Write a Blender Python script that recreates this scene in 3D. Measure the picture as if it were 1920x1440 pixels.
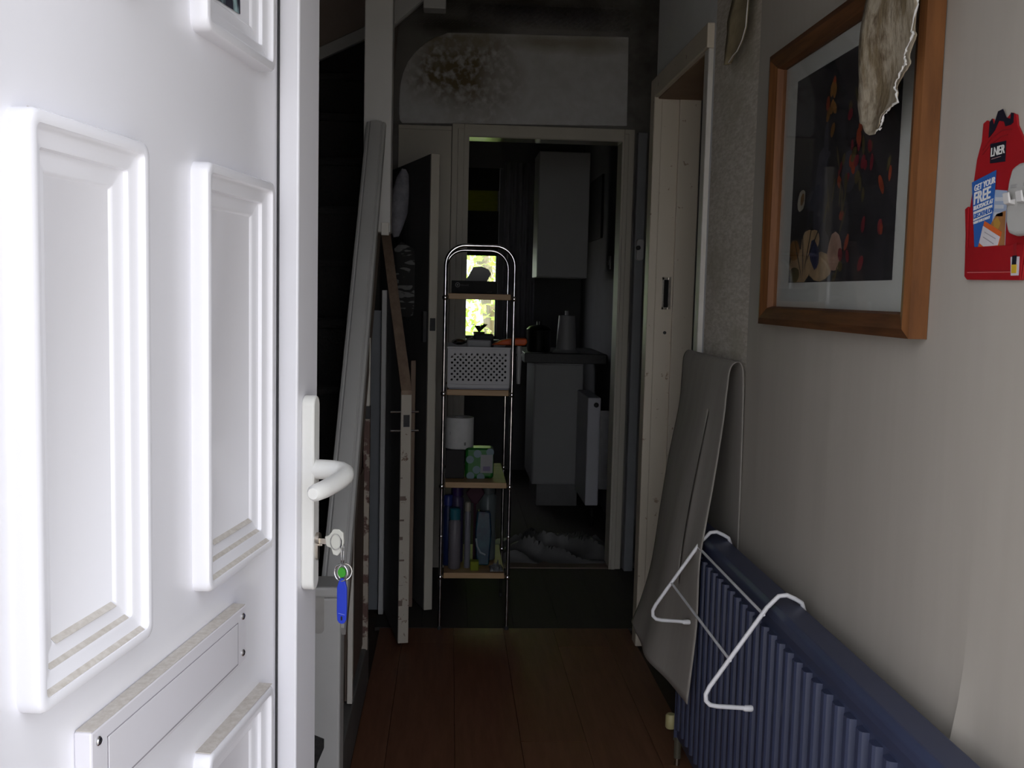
import bpy, math, random
from mathutils import Vector, Matrix, noise
random.seed(7)
for o in list(bpy.data.objects): bpy.data.objects.remove(o)
scene = bpy.context.scene
C = scene.collection
# ------------------------------------------------------------------ camera
YAW, PITCH, ROLL, CAMH, FPX = 0.062363, 0.089335, 0.024, 1.30, 1900.0
fw = Vector((math.sin(YAW)*math.cos(PITCH), math.cos(YAW)*math.cos(PITCH), -math.sin(PITCH)))
rt = Vector((math.cos(YAW), -math.sin(YAW), 0))
up = rt.cross(fw)
r2 = rt*math.cos(ROLL) + up*math.sin(ROLL)
u2 = up*math.cos(ROLL) - rt*math.sin(ROLL)
cam = bpy.data.cameras.new('camera'); camo = bpy.data.objects.new('camera', cam); C.objects.link(camo)
m = Matrix((r2, u2, -fw)).transposed().to_4x4(); m.translation = Vector((0, 0, CAMH))
camo.matrix_world = m
cam.sensor_width = 36; cam.lens = FPX/1920*36; cam.clip_start = .02; cam.clip_end = 200
scene.camera = camo
# ------------------------------------------------------------------ sky, sun, exposure
w = bpy.data.worlds.new('sky'); scene.world = w; w.use_nodes = True
wb = w.node_tree.nodes['Background']
wb.inputs[0].default_value = (.94, .96, 1.02, 1); wb.inputs[1].default_value = 1.0
sl = bpy.data.lights.new('sun', 'SUN'); sl.energy = 6.0; sl.angle = math.radians(.6); sl.color = (1, .95, .86)
so = bpy.data.objects.new('sun', sl); C.objects.link(so)
so.rotation_euler = Vector((-.7, -.28, -.72)).to_track_quat('-Z', 'Y').to_euler()
so.location = (6, 6, 12)
scene.view_settings.view_transform = 'Standard'; scene.view_settings.look = 'None'
scene.view_settings.gamma = 1; scene.view_settings.use_curve_mapping = False
scene.view_settings.exposure = 1.70
cy = scene.cycles
cy.max_bounces = 10; cy.diffuse_bounces = 7; cy.glossy_bounces = 4; cy.transmission_bounces = 4; cy.transparent_max_bounces = 12
cy.use_denoising = True; cy.sample_clamp_indirect = 6; cy.caustics_reflective = False; cy.caustics_refractive = False

# ------------------------------------------------------------------ helpers
ORG = {}
def mat(name, col, rough=.6, metal=0, col2=None, scale=8, detail=4, stretch=(1,1,1), bump=0, bscale=None, lo=.35, hi=.65, spec=.5, trans=None, col3=None, s3=3, lo3=.5, hi3=.7):
    M = bpy.data.materials.new(name); M.use_nodes = True
    nt = M.node_tree; b = nt.nodes['Principled BSDF']
    b.inputs['Base Color'].default_value = (*col, 1); b.inputs['Roughness'].default_value = rough
    b.inputs['Metallic'].default_value = metal; b.inputs['Specular IOR Level'].default_value = spec
    def coords(st):
        tc = nt.nodes.new('ShaderNodeTexCoord'); mp = nt.nodes.new('ShaderNodeMapping')
        mp.inputs['Scale'].default_value = st; nt.links.new(tc.outputs['Object'], mp.inputs[0]); return mp.outputs[0]
    def ntex(v, s, d):
        n = nt.nodes.new('ShaderNodeTexNoise'); n.inputs['Scale'].default_value = s; n.inputs['Detail'].default_value = d
        n.inputs['Roughness'].default_value = .6; nt.links.new(v, n.inputs['Vector']); return n.outputs[0]
    def ramp(f, a, z):
        r = nt.nodes.new('ShaderNodeMapRange'); r.inputs[1].default_value = a; r.inputs[2].default_value = z
        nt.links.new(f, r.inputs[0]); return r.outputs[0]
    def mix(f, a, z):
        x = nt.nodes.new('ShaderNodeMix'); x.data_type = 'RGBA'
        nt.links.new(f, x.inputs[0])
        for v, i in ((a, 6), (z, 7)):
            if isinstance(v, tuple): x.inputs[i].default_value = (*v, 1)
            else: nt.links.new(v, x.inputs[i])
        return x.outputs[2]
    if col2:
        v = coords(stretch); c = mix(ramp(ntex(v, scale, detail), lo, hi), col, col2)
        if col3: c = mix(ramp(ntex(coords((1,1,1)), s3, 5), lo3, hi3), c, col3)
        nt.links.new(c, b.inputs['Base Color'])
    if bump:
        bp = nt.nodes.new('ShaderNodeBump'); bp.inputs['Strength'].default_value = 1; bp.inputs['Distance'].default_value = bump
        nt.links.new(ntex(coords(stretch), bscale or scale, detail), bp.inputs['Height']); nt.links.new(bp.outputs[0], b.inputs['Normal'])
    if trans:
        t = nt.nodes.new('ShaderNodeBsdfTranslucent'); t.inputs[0].default_value = (*trans, 1)
        a = nt.nodes.new('ShaderNodeAddShader'); nt.links.new(b.outputs[0], a.inputs[0]); nt.links.new(t.outputs[0], a.inputs[1])
        nt.links.new(a.outputs[0], nt.nodes['Material Output'].inputs[0])
    return M
def glassmat(name, tint=(1,1,1)):
    M = bpy.data.materials.new(name); M.use_nodes = True; nt = M.node_tree
    for n in list(nt.nodes): nt.nodes.remove(n)
    o = nt.nodes.new('ShaderNodeOutputMaterial'); t = nt.nodes.new('ShaderNodeBsdfTransparent'); g = nt.nodes.new('ShaderNodeBsdfGlossy')
    t.inputs[0].default_value = (*tint, 1); g.inputs['Roughness'].default_value = .03
    ge = nt.nodes.new('ShaderNodeNewGeometry'); dt = nt.nodes.new('ShaderNodeVectorMath'); dt.operation = 'DOT_PRODUCT'
    nt.links.new(ge.outputs['Incoming'], dt.inputs[0]); nt.links.new(ge.outputs['Normal'], dt.inputs[1])
    def mth(op, a, b):
        n = nt.nodes.new('ShaderNodeMath'); n.operation = op
        for i, v in enumerate((a, b)):
            if v is None: continue
            if isinstance(v, (int, float)): n.inputs[i].default_value = v
            else: nt.links.new(v, n.inputs[i])
        return n
    f = mth('ADD', mth('MULTIPLY', mth('POWER', mth('SUBTRACT', 1.0, mth('ABSOLUTE', dt.outputs['Value'], None).outputs[0]).outputs[0], 5.0).outputs[0], .96).outputs[0], .04)
    x = nt.nodes.new('ShaderNodeMixShader'); nt.links.new(f.outputs[0], x.inputs[0]); nt.links.new(t.outputs[0], x.inputs[1]); nt.links.new(g.outputs[0], x.inputs[2])
    nt.links.new(x.outputs[0], o.inputs[0]); return M

class MB:
    def __init__(s): s.v = []; s.f = []; s.mi = []; s.cur = 0
    def add(s, vs, fs):
        b = len(s.v); s.v += [tuple(p) for p in vs]
        for f in fs: s.f.append([b+i for i in f]); s.mi.append(s.cur)
        return s
    def box(s, lo, hi):
        x0,y0,z0 = lo; x1,y1,z1 = hi
        if x0>x1: x0,x1=x1,x0
        if y0>y1: y0,y1=y1,y0
        if z0>z1: z0,z1=z1,z0
        return s.add([(x0,y0,z0),(x1,y0,z0),(x1,y1,z0),(x0,y1,z0),(x0,y0,z1),(x1,y0,z1),(x1,y1,z1),(x0,y1,z1)],
                     [(3,2,1,0),(4,5,6,7),(0,1,5,4),(1,2,6,5),(2,3,7,6),(3,0,4,7)])
    def prism(s, poly, off):
        """poly: list of 3D points (planar), extruded by vector off"""
        n = len(poly); off = Vector(off); p = [Vector(q) for q in poly]
        vs = p + [q+off for q in p]
        nrm = Vector((0,0,0))
        for i in range(n): nrm += p[i].cross(p[(i+1)%n])
        fl = nrm.dot(off) > 0
        a = list(range(n)); b = list(range(n, 2*n))
        fs = [a[::-1] if fl else a, b if fl else b[::-1]]
        for i in range(n):
            j = (i+1)%n
            q = (i, j, n+j, n+i); fs.append(q if fl else q[::-1])
        return s.add(vs, fs)
    def tube(s, pts, r, n=8, closed=False, caps=True):
        pts = [Vector(p) for p in pts]; N = len(pts)
        rs = r if isinstance(r, (list, tuple)) else [r]*N
        rings = []; prev = None
        for i in range(N):
            if closed: t = pts[(i+1)%N]-pts[i-1]
            else: t = pts[min(i+1, N-1)]-pts[max(i-1, 0)]
            t.normalize()
            if prev is None:
                a = Vector((0,0,1)) if abs(t.z) < .9 else Vector((1,0,0)); u = t.cross(a).normalized()
            else: u = (prev - t*prev.dot(t)).normalized()
            prev = u; v = t.cross(u)
            rings.append([pts[i] + (u*math.cos(k*2*math.pi/n)+v*math.sin(k*2*math.pi/n))*rs[i] for k in range(n)])
        vs = [p for q in rings for p in q]; fs = []
        for i in range(N if closed else N-1):
            a = i*n; b = ((i+1)%N)*n
            for k in range(n): l = (k+1)%n; fs.append((a+k, a+l, b+l, b+k))
        if caps and not closed: fs += [tuple(range(n))[::-1], tuple((N-1)*n+k for k in range(n))]
        return s.add(vs, fs)
    def lathe(s, prof, c=(0,0,0), n=20, axis='z'):
        c = Vector(c); vs = []; fs = []
        for r, h in prof:
            for k in range(n):
                a = 2*math.pi*k/n; x, y = r*math.cos(a), r*math.sin(a)
                q = (x,y,h) if axis=='z' else ((h,x,y) if axis=='x' else (y,h,x))
                vs.append(c+Vector(q))
        for i in range(len(prof)-1):
            for k in range(n): l=(k+1)%n; fs.append((i*n+k, i*n+l, (i+1)*n+l, (i+1)*n+k))
        fs += [tuple(range(n))[::-1], tuple((len(prof)-1)*n+k for k in range(n))]
        return s.add(vs, fs)
    def sphere(s, c, r, n=12, m=8):
        R = r if isinstance(r,(tuple,list)) else (r,r,r); prof=[]
        vs=[(c[0]+R[0]*math.sin(math.pi*i/m)*math.cos(2*math.pi*k/n), c[1]+R[1]*math.sin(math.pi*i/m)*math.sin(2*math.pi*k/n), c[2]-R[2]*math.cos(math.pi*i/m)) for i in range(1,m) for k in range(n)]
        fs=[(i*n+k, i*n+(k+1)%n,(i+1)*n+(k+1)%n,(i+1)*n+k) for i in range(m-2) for k in range(n)]
        b=len(vs); vs+=[(c[0],c[1],c[2]-R[2]),(c[0],c[1],c[2]+R[2])]
        fs+=[(b,(k+1)%n,k) for k in range(n)]+[(b+1,(m-2)*n+k,(m-2)*n+(k+1)%n) for k in range(n)]
        return s.add(vs,fs)
    def grid(s, fn, nu, nv):
        vs = [fn(i/nu, j/nv) for j in range(nv+1) for i in range(nu+1)]
        fs = [(j*(nu+1)+i, j*(nu+1)+i+1, (j+1)*(nu+1)+i+1, (j+1)*(nu+1)+i) for j in range(nv) for i in range(nu)]
        return s.add(vs, fs)
    def shift(s, d):
        s.v = [(p[0]+d[0], p[1]+d[1], p[2]+d[2]) for p in s.v]; return s
def make(name, mb, mats, parent=None, bevel=0, smooth=False, solid=0, seg=2):
    o0 = ORG.get(parent.name, (0,0,0)) if parent else None
    if o0 is None:
        xs = [p[0] for p in mb.v]; ys = [p[1] for p in mb.v]; zs = [p[2] for p in mb.v]
        o0 = ((min(xs)+max(xs))/2, (min(ys)+max(ys))/2, min(zs)); loc = o0
    else: loc = (0,0,0)
    me = bpy.data.meshes.new(name)
    me.from_pydata([(p[0]-o0[0], p[1]-o0[1], p[2]-o0[2]) for p in mb.v], [], mb.f)
    mats = mats if isinstance(mats, (list, tuple)) else [mats]
    for q in mats: me.materials.append(q)
    if len(mats) > 1: me.polygons.foreach_set('material_index', mb.mi)
    if smooth:
        me.polygons.foreach_set('use_smooth', [True]*len(me.polygons))
        try: me.set_sharp_from_angle(angle=math.radians(40))
        except Exception: pass
    me.update()
    o = bpy.data.objects.new(name, me); C.objects.link(o); o.location = loc
    if parent: o.parent = parent
    ORG[o.name] = o0
    if solid:
        md = o.modifiers.new('solid', 'SOLIDIFY'); md.thickness = solid; md.offset = 0
    if bevel:
        md = o.modifiers.new('bevel', 'BEVEL'); md.width = bevel; md.segments = seg; md.limit_method = 'ANGLE'; md.angle_limit = math.radians(35)
        md.harden_normals = False
    return o
def tag(o, label=None, cat=None, group=None, kind=None):
    if label: o['label'] = label
    if cat: o['category'] = cat
    if group: o['group'] = group
    if kind: o['kind'] = kind
    return o
def thing(name, label, cat, loc=(0,0,0), rotz=0, group=None, kind=None, local=False):
    o = bpy.data.objects.new(name, None); C.objects.link(o); o.location = loc; o.rotation_euler = (0,0,rotz); o.empty_display_size = .05
    ORG[o.name] = (0,0,0) if local else tuple(loc)
    return tag(o, label, cat, group, kind)
def B(lo, hi): return MB().box(lo, hi)
def struct(name, mb, m, label, cat, bevel=0):
    return tag(make(name, mb, m, bevel=bevel), label, cat, kind='structure')
def textmesh(name, txt, size, m, parent, origin, xdir, ydir, ext=.0004, bold=0, ls=1.0, cx='LEFT'):
    cu = bpy.data.curves.new(name, 'FONT'); cu.body = txt; cu.size = size; cu.extrude = ext; cu.offset = bold; cu.space_character = ls; cu.align_x = cx
    cu.resolution_u = 3
    t = bpy.data.objects.new('tmp', cu); C.objects.link(t)
    dg = bpy.context.evaluated_depsgraph_get(); me = bpy.data.meshes.new_from_object(t.evaluated_get(dg))
    bpy.data.objects.remove(t)
    X = Vector(xdir); Yv = Vector(ydir); Zv = X.normalized().cross(Yv.normalized()); O = Vector(origin) - Vector(ORG[parent.name])
    for v in me.vertices: v.co = O + X*v.co.x + Yv*v.co.y + Zv*v.co.z
    me.materials.clear(); me.materials.append(m); me.name = name
    o = bpy.data.objects.new(name, me); C.objects.link(o); o.parent = parent; ORG[o.name] = ORG[parent.name]
    return o

# ------------------------------------------------------------------ materials
pvc = mat('white_pvc', (.81,.81,.86), .24, col2=(.80,.80,.845), scale=3, spec=.5)
pvc_dirt = mat('white_pvc_dusty', (.60,.57,.53), .85, col2=(.47,.43,.38), scale=130, stretch=(1,1,1), lo=.35, hi=.75)
plast = mat('white_plastic', (.78,.78,.76), .35, col2=(.74,.74,.71), scale=14)
rubber = mat('black_rubber', (.015,.015,.02), .6, col2=(.03,.03,.03), scale=30)
steel = mat('steel', (.62,.62,.64), .25, 1, col2=(.5,.5,.5), scale=40)
nickel = mat('nickel', (.6,.56,.5), .28, 1, col2=(.45,.4,.35), scale=50)
chromeb = mat('bright_chrome', (.85,.85,.87), .15, 1, col2=(.8,.8,.8), scale=20)
chrome = mat('chrome', (.36,.36,.38), .10, 1, col2=(.8,.8,.8), scale=20)
wallpaper = mat('beige_wallpaper', (.425,.392,.345), .75, col2=(.41,.377,.33), scale=5, stretch=(1,6,.7), bump=.0004, bscale=5, spec=.25)
bare = mat('bare_plaster', (.52,.47,.40), .9, col2=(.72,.67,.60), scale=60, stretch=(1,.6,2.4), detail=6, bump=.0012, bscale=60, col3=(.44,.40,.31), s3=6, lo3=.5, hi3=.75)
upperwall = mat('grey_blue_wall', (.74,.75,.77), .85, col2=(.68,.69,.70), scale=3, bump=.001, bscale=40)
cream = mat('cream_gloss_paint', (.64,.57,.47), .45, col2=(.58,.52,.42), scale=4, stretch=(1,1,.3), col3=(.33,.24,.17), s3=38, lo3=.66, hi3=.7)
creamedge = mat('worn_white_edge', (.62,.60,.56), .5, col2=(.55,.52,.47), scale=10)
offwhite = mat('off_white_paint', (.50,.50,.495), .5, col2=(.46,.46,.455), scale=5)
chipped = mat('chipped_paint', (.50,.46,.39), .6, col2=(.45,.41,.35), scale=6, col3=(.17,.10,.07), s3=42, lo3=.62, hi3=.66)
brownpaint = mat('brown_paint', (.17,.12,.095), .6, col2=(.12,.085,.07), scale=6, stretch=(1,1,.3))
rawwood = mat('raw_wood', (.30,.22,.16), .7, col2=(.22,.15,.11), scale=9, stretch=(4,4,.4))
carpet = mat('dark_carpet', (.018,.018,.02), .95, col2=(.03,.028,.028), scale=120, bump=.003)
backgrey = mat('mouldy_grey_wall', (.21,.20,.19), .85, col2=(.16,.155,.145), scale=3, col3=(.03,.025,.02), s3=2.2, lo3=.52, hi3=.72, bump=.001, bscale=30)
def stain(M, c, rad, col, strength, nscale=6, speck=0):
    nt = M.node_tree; b = nt.nodes['Principled BSDF']; N = nt.nodes.new; K = nt.links.new
    tc = N('ShaderNodeTexCoord'); mp = N('ShaderNodeMapping'); mp.vector_type = 'POINT'
    mp.inputs['Scale'].default_value = [1/r for r in rad]; mp.inputs['Location'].default_value = [-q/r for q, r in zip(c, rad)]
    K(tc.outputs['Object'], mp.inputs[0])
    ln = N('ShaderNodeVectorMath'); ln.operation = 'LENGTH'; K(mp.outputs[0], ln.inputs[0])
    no = N('ShaderNodeTexNoise'); no.inputs['Scale'].default_value = nscale; no.inputs['Detail'].default_value = 7; K(tc.outputs['Object'], no.inputs['Vector'])
    ad = N('ShaderNodeMath'); ad.operation = 'MULTIPLY_ADD'; ad.inputs[1].default_value = 1.5; K(no.outputs[0], ad.inputs[0]); K(ln.outputs['Value'], ad.inputs[2])
    mr = N('ShaderNodeMapRange'); mr.inputs[1].default_value = 1.9; mr.inputs[2].default_value = 1.05; mr.inputs[3].default_value = 0; mr.inputs[4].default_value = strength; K(ad.outputs[0], mr.inputs[0])
    f = mr.outputs[0]
    if speck:
        n2 = N('ShaderNodeTexNoise'); n2.inputs['Scale'].default_value = speck; n2.inputs['Detail'].default_value = 5; K(tc.outputs['Object'], n2.inputs['Vector'])
        m2 = N('ShaderNodeMapRange'); m2.inputs[1].default_value = .30; m2.inputs[2].default_value = .55; K(n2.outputs[0], m2.inputs[0])
        mm = N('ShaderNodeMath'); mm.operation = 'MULTIPLY'; K(f, mm.inputs[0]); K(m2.outputs[0], mm.inputs[1]); f = mm.outputs[0]
    mx = N('ShaderNodeMix'); mx.data_type = 'RGBA'; K(f, mx.inputs[0]); mx.inputs[7].default_value = (*col, 1)
    K(b.inputs['Base Color'].links[0].from_socket, mx.inputs[6]); K(mx.outputs[2], b.inputs['Base Color'])
patchm = mat('patch_textured', (.58,.58,.59), .85, col2=(.50,.50,.50), scale=14, bump=.002, bscale=70)
trimdark = mat('cream_door_trim', (.50,.47,.40), .55, col2=(.45,.42,.36), scale=5, stretch=(1,1,.3))
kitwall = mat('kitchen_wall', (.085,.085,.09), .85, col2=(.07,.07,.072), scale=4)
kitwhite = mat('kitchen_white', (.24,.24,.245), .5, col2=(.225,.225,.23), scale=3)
darkstone = mat('dark_worktop', (.012,.012,.013), .5, col2=(.02,.02,.02), scale=80)
floorbase = mat('floor_base', (.05,.03,.02), .8, col2=(.03,.02,.015), scale=9)
lam = [mat('laminate_%d'%i, c, .52, col2=d, scale=7, stretch=(7,.7,1), detail=6, bump=.0004, bscale=20, spec=.25) for i,(c,d) in enumerate([((.17,.075,.042),(.135,.058,.032)),((.16,.069,.039),(.125,.052,.029)),((.18,.080,.046),(.14,.060,.034))])]
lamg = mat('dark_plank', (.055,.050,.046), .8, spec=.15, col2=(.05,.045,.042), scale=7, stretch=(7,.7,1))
wood = mat('oak_frame_shaded', (.125,.050,.019), .55, spec=.25, col2=(.06,.024,.010), scale=10, stretch=(3,.6,7), detail=6)  # top and bottom rails: shade from their facing put into a darker oak
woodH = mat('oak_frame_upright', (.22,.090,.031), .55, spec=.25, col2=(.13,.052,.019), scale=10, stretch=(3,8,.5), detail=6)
beech = mat('beech_shelf', (.38,.24,.12), .5, col2=(.30,.18,.08), scale=9, stretch=(.6,6,6))
radblue = mat('dark_blue_enamel', (.042,.051,.098), .42, col2=(.036,.044,.085), scale=5)
wirew = mat('white_coated_wire', (.75,.75,.78), .35, col2=(.70,.70,.72), scale=20)
black = mat('black_card', (.008,.008,.009), .6, spec=.12, col2=(.012,.012,.012), scale=30)
paperback = mat('wallpaper_back', (.34,.315,.285), .85, col2=(.30,.275,.25), scale=5, stretch=(1,3,.6))
papermould = mat('mouldy_paper', (.40,.345,.26), .95, col2=(.20,.155,.095), scale=18, stretch=(1,1.6,.6), detail=9, lo=.46, hi=.60, col3=(.15,.11,.07), s3=28, lo3=.50, hi3=.72, bump=.004, bscale=45, spec=.1)
whitepaper = mat('white_paper', (.75,.74,.72), .8, col2=(.70,.69,.66), scale=30)
glass = glassmat('clear_glass'); 
green = mat('leaf_green', (.10,.22,.03), .6, col2=(.20,.32,.05), scale=3, trans=(.36,.50,.10))
grass = mat('lawn', (.10,.17,.04), .9, col2=(.06,.10,.03), scale=12)
def plain(name, c, r=.5, metal=0): return mat(name, c, r, metal, spec=.22, col2=tuple(x*.85 for x in c), scale=12)
red = plain('red_card', (.36,.012,.017), .45); redd = plain('dark_red_card', (.27,.015,.02), .5)
blue = plain('blue_leaflet', (.03,.12,.42), .5); orange = plain('ticket_orange', (.65,.13,.03), .5)
navy = plain('navy', (.012,.012,.022), .5); yellow = plain('yellow', (.65,.42,.04), .5); bluetag = plain('blue_tag', (.02,.045,.46), .35)
greentag = plain('green_tag', (.05,.32,.03), .4); paper = plain('ticket_white', (.62,.60,.62), .6); skyb = plain('leaflet_sky', (.35,.42,.55), .6); brownp = plain('leaflet_brown', (.35,.16,.06), .6)

# ================================================================== SETTING
W = .73
# floor with laminate planks
fl = struct('floor', B((-1.2,.5,-.06),(3,7.6,-.012)), floorbase, 'laminate and board floor of the hall and kitchen', 'floor')
edges = [-.25,-.158,.035,.228,.421,.614,.72]
k = 0
for i in range(len(edges)-1):
    y = .55 - random.random()*.9
    while y < 3.84:
        y1 = min(y+1.2, 3.84)
        if y1 > .56:
            make('plank', B((edges[i]+.0006, max(y,.55)+.0006, -.012), (edges[i+1]-.0006, y1-.0006, random.uniform(-.0004,.0003))), lam[(k*7+i*2)%3], fl, bevel=.0004, seg=1)
        y = y1 if y1 < 3.84 else 9; k += 1
for i in range(7):
    x0 = -.27+.18*i
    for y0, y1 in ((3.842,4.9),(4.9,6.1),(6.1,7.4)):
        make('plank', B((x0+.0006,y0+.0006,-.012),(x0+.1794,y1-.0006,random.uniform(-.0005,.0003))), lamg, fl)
# ceiling
mb = MB().box((-.30,.5,2.66),(1.0,4.82,2.76)).box((.88,.5,2.6),(3,3.8,2.76)).box((-1.2,.5,2.66),(-.30,2.6,2.76)).box((-.75,4.72,2.5),(1.15,7.5,2.6)).box((-1.2,2.4,4.6),(.0,5.2,4.7))
struct('ceiling', mb, mat('ceiling_paint',(.55,.54,.52),.9,col2=(.48,.47,.45),scale=3,col3=(.2,.18,.15),s3=2,lo3=.55,hi3=.75), 'stained grey ceiling over the hall', 'ceiling')
# upper storey envelope and stairwell walls
struct('wall_left', B((-1.2,.5,-.05),(-1.08,5.2,4.7)), backgrey, 'dark stairwell wall on the left', 'wall')
mb = MB().box((-1.2,5.1,0),(-.62,5.2,4.7)).box((-1.1,5.1,2.6),(0,5.2,4.7)).box((-.30,2.4,2.66),(-.20,5.2,4.7)).box((-1.1,2.4,2.66),(-.2,2.5,4.7))
struct('wall_stairwell', mb, mat('brown_grey_wall',(.24,.19,.16),.85,col2=(.2,.16,.135),scale=3), 'brownish wall at the top of the stairs', 'wall')
# front wall with door opening
render = mat('outer_render', (.45,.43,.40), .9, col2=(.38,.36,.33), scale=20)
mb = MB().box((-4,.48,-.2),(-.405,.65,6)).box((.62,.48,-.2),(4,.65,6)).box((-.405,.48,2.14),(.62,.65,6))
struct('wall_front', mb, render, 'rendered front wall around the front doorway', 'wall')
mb = MB().box((-4,.65,4.7),(4,5.2,6)).box((3,.65,-.2),(3.2,5.2,4.7)).box((-4,.65,-.2),(-1.2,5.2,4.7))
struct('wall_house', mb, render, 'outer shell of the house', 'wall')
struct('trim_1', MB().box((-.405,.52,0),(-.345,.64,2.14)).box((.56,.52,0),(.62,.64,2.14)).box((-.345,.52,2.07),(.56,.64,2.14)).box((-.345,.50,-.03),(.56,.64,.012)), pvc, 'white plastic frame of the front door', 'door frame')
# garden ground
struct('ground', MB().box((-30,-30,-.3),(30,.48,-.12)).box((-30,7.65,-.3),(30,40,-.1)).box((-30,.48,-.3),(-1.2,7.65,-.12)).box((3,.48,-.3),(30,7.65,-.12)), mat('paving',(.30,.29,.27),.9,col2=(.24,.23,.21),scale=4), 'paved ground outside the house', 'ground')

# right wall, wallpaper
mb = MB().box((W,.65,0),(W+.15,2.93,2.66)).box((W,3.66,0),(W+.15,3.71,2.66)).box((W,2.93,2.03),(W+.15,3.66,2.66))
wr = struct('wall_right', mb, upperwall, 'right hall wall with papered and bare plaster areas', 'wall')
make('bare_plaster', B((W-.001,2.44,1.0),(W+.001,2.875,2.66)), bare, wr)
def paper_sheet(y0, y1, curl=0, z0=.0, z1=2.66, off=0):
    def fn(u, v):
        y = y0+(y1-y0)*u; z = z0+(z1-z0)*v
        x = W-.0022-off-.0016*noise.noise((y*3.1, z*.9, 2))-.001*noise.noise((y*14, z*.7, 5))
        e = min(u, 1-u)*abs(y1-y0)
        x -= .0002*math.exp(-e/.01)
        if curl:
            a = max(0, min(1, (.85-z)/.22)); b = max(0, min(1, (y-(max(y0,y1)-.06))/.06))
            x -= .028*a*a*b*b
        return (x, y, z)
    return make('wallpaper_sheet', MB().grid(fn, 26, 50), wallpaper, wr, smooth=True)
paper_sheet(2.445, 1.8815, 0, .0, 2.66, 0); paper_sheet(1.8844, 1.3315, 0, .0, 2.66, .0003); paper_sheet(1.3344, .79, 1, .0, 2.66, .0006); paper_sheet(.7899, .651)
# baseboard right
struct('baseboard_right', MB().box((W-.016,.66,0),(W,2.86,.10)), creamedge, 'cream skirting board along the right wall', 'skirting').modifiers.new('bevel','BEVEL').width=.004
# room behind right doorway
mb = MB().box((2.6,.65,0),(2.7,3.71,2.6)).box((W+.15,.60,0),(2.7,.65,2.6)).box((W+.15,3.71,0),(2.7,3.8,2.6))
struct('wall_side_room', mb, mat('side_room_wall',(.32,.28,.24),.9,col2=(.28,.25,.21),scale=3), 'walls of the room behind the right doorway', 'wall')
# right doorway trim
t = thing('trim_2', 'worn cream frame of the doorway in the right wall with a latch keep', 'door frame', (W,3.3,0), kind='structure')
make('architrave', B((W-.02,3.638,0),(W+.010,3.71,2.075)), cream, t, bevel=.004)
make('architrave', B((W-.014,2.90,0),(W+.005,2.95,2.005)), creamedge, t, bevel=.004)
make('architrave', B((W-.02,2.90,2.005),(W+.012,3.64,2.075)), cream, t, bevel=.004)
make('door_lining', B((W+.010,3.642,0),(W+.027,3.67,2.02)), cream, t)
make('door_lining', B((W+.027,3.652,0),(W+.073,3.67,2.02)), cream, t)
make('door_stop', B((W+.073,3.638,0),(W+.15,3.67,2.02)), cream, t, bevel=.003)
make('door_lining', B((W-.005,2.92,0),(W+.15,2.952,2.02)), cream, t)
make('door_lining', B((W-.005,2.95,2.0),(W+.15,3.64,2.03)), mat('brown_soffit',(.30,.19,.11),.6,col2=(.25,.15,.09),scale=5), t)
kp = make('latch_keep', MB().box((W+.035,3.649,1.255),(W+.066,3.653,1.262)).box((W+.035,3.649,1.362),(W+.066,3.653,1.37)).box((W+.035,3.649,1.255),(W+.041,3.653,1.37)).box((W+.057,3.646,1.255),(W+.066,3.653,1.37)), nickel, t)
make('keep_hole', B((W+.041,3.6505,1.262),(W+.057,3.6525,1.362)), black, kp)
make('screw', MB().lathe([(.006,0),(.006,.004),(.002,.005)], (W+.05,3.648,1.17), 10, 'y'), rubber, t)

# back wall with kitchen opening (opening X .075-.775)
mb = MB().box((-.62,4.72,0),(.055,4.82,2.66)).box((.795,4.72,0),(1.05,4.82,2.66)).box((.055,4.72,2.02),(.795,4.82,2.66))
wbk = struct('wall_back', mb, backgrey, 'mould stained back wall of the hall around the kitchen doorway', 'wall')
struct('wall_recess', MB().box((.95,3.71,0),(1.05,4.72,2.66)).box((W+.15,3.68,0),(1.05,3.71,2.66)), backgrey, 'side of the recess past the right doorway', 'wall')
# textured patch with rounded corner
pts = [(-.249,2.10),(-.249,2.16),(-.246,2.22),(-.235,2.275),(-.213,2.33),(-.18,2.375),(-.14,2.413),(-.095,2.441),(-.034,2.465),(.06,2.468),(.79,2.478),(.797,2.078),(-.235,2.058),(-.246,2.07)]
o_ = ORG['wall_back']
stain(patchm, (.055-o_[0],4.71-o_[1],2.27-o_[2]), (.27,.5,.22), (.15,.115,.062), 1.0, 7, 30)
stain(patchm, (-.0-o_[0],4.71-o_[1],2.44-o_[2]), (.22,.5,.05), (.20,.17,.11), .8, 7, 22)
stain(patchm, (.45-o_[0],4.71-o_[1],2.44-o_[2]), (.35,.5,.05), (.26,.23,.16), .8, 5)
stain(backgrey, (.28-o_[0],4.72-o_[1],2.60-o_[2]), (.6,.5,.075), (.03,.025,.018), 1.0, 6)
stain(backgrey, (.0-o_[0],4.72-o_[1],2.50-o_[2]), (.22,.5,.05), (.035,.03,.022), 1.0, 7)
pm = make('plaster_patch', MB().prism([(x,4.72,z) for x,z in pts], (0,-.012,0)), patchm, wbk, bevel=.004)
mo = [mat('mould_brown',(.17,.14,.085),.9,col2=(.30,.28,.25),scale=40,lo=.48,hi=.58,col3=(.33,.33,.33),s3=9,lo3=.55,hi3=.62)]
pts2=[]
for i in range(40):
    a=i/40*2*math.pi; r=1+.22*noise.noise((math.cos(a)*1.7,math.sin(a)*1.7,3))
    pts2.append((.055+.19*r*math.cos(a),4.7075,2.265+.155*r*math.sin(a)))

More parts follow.
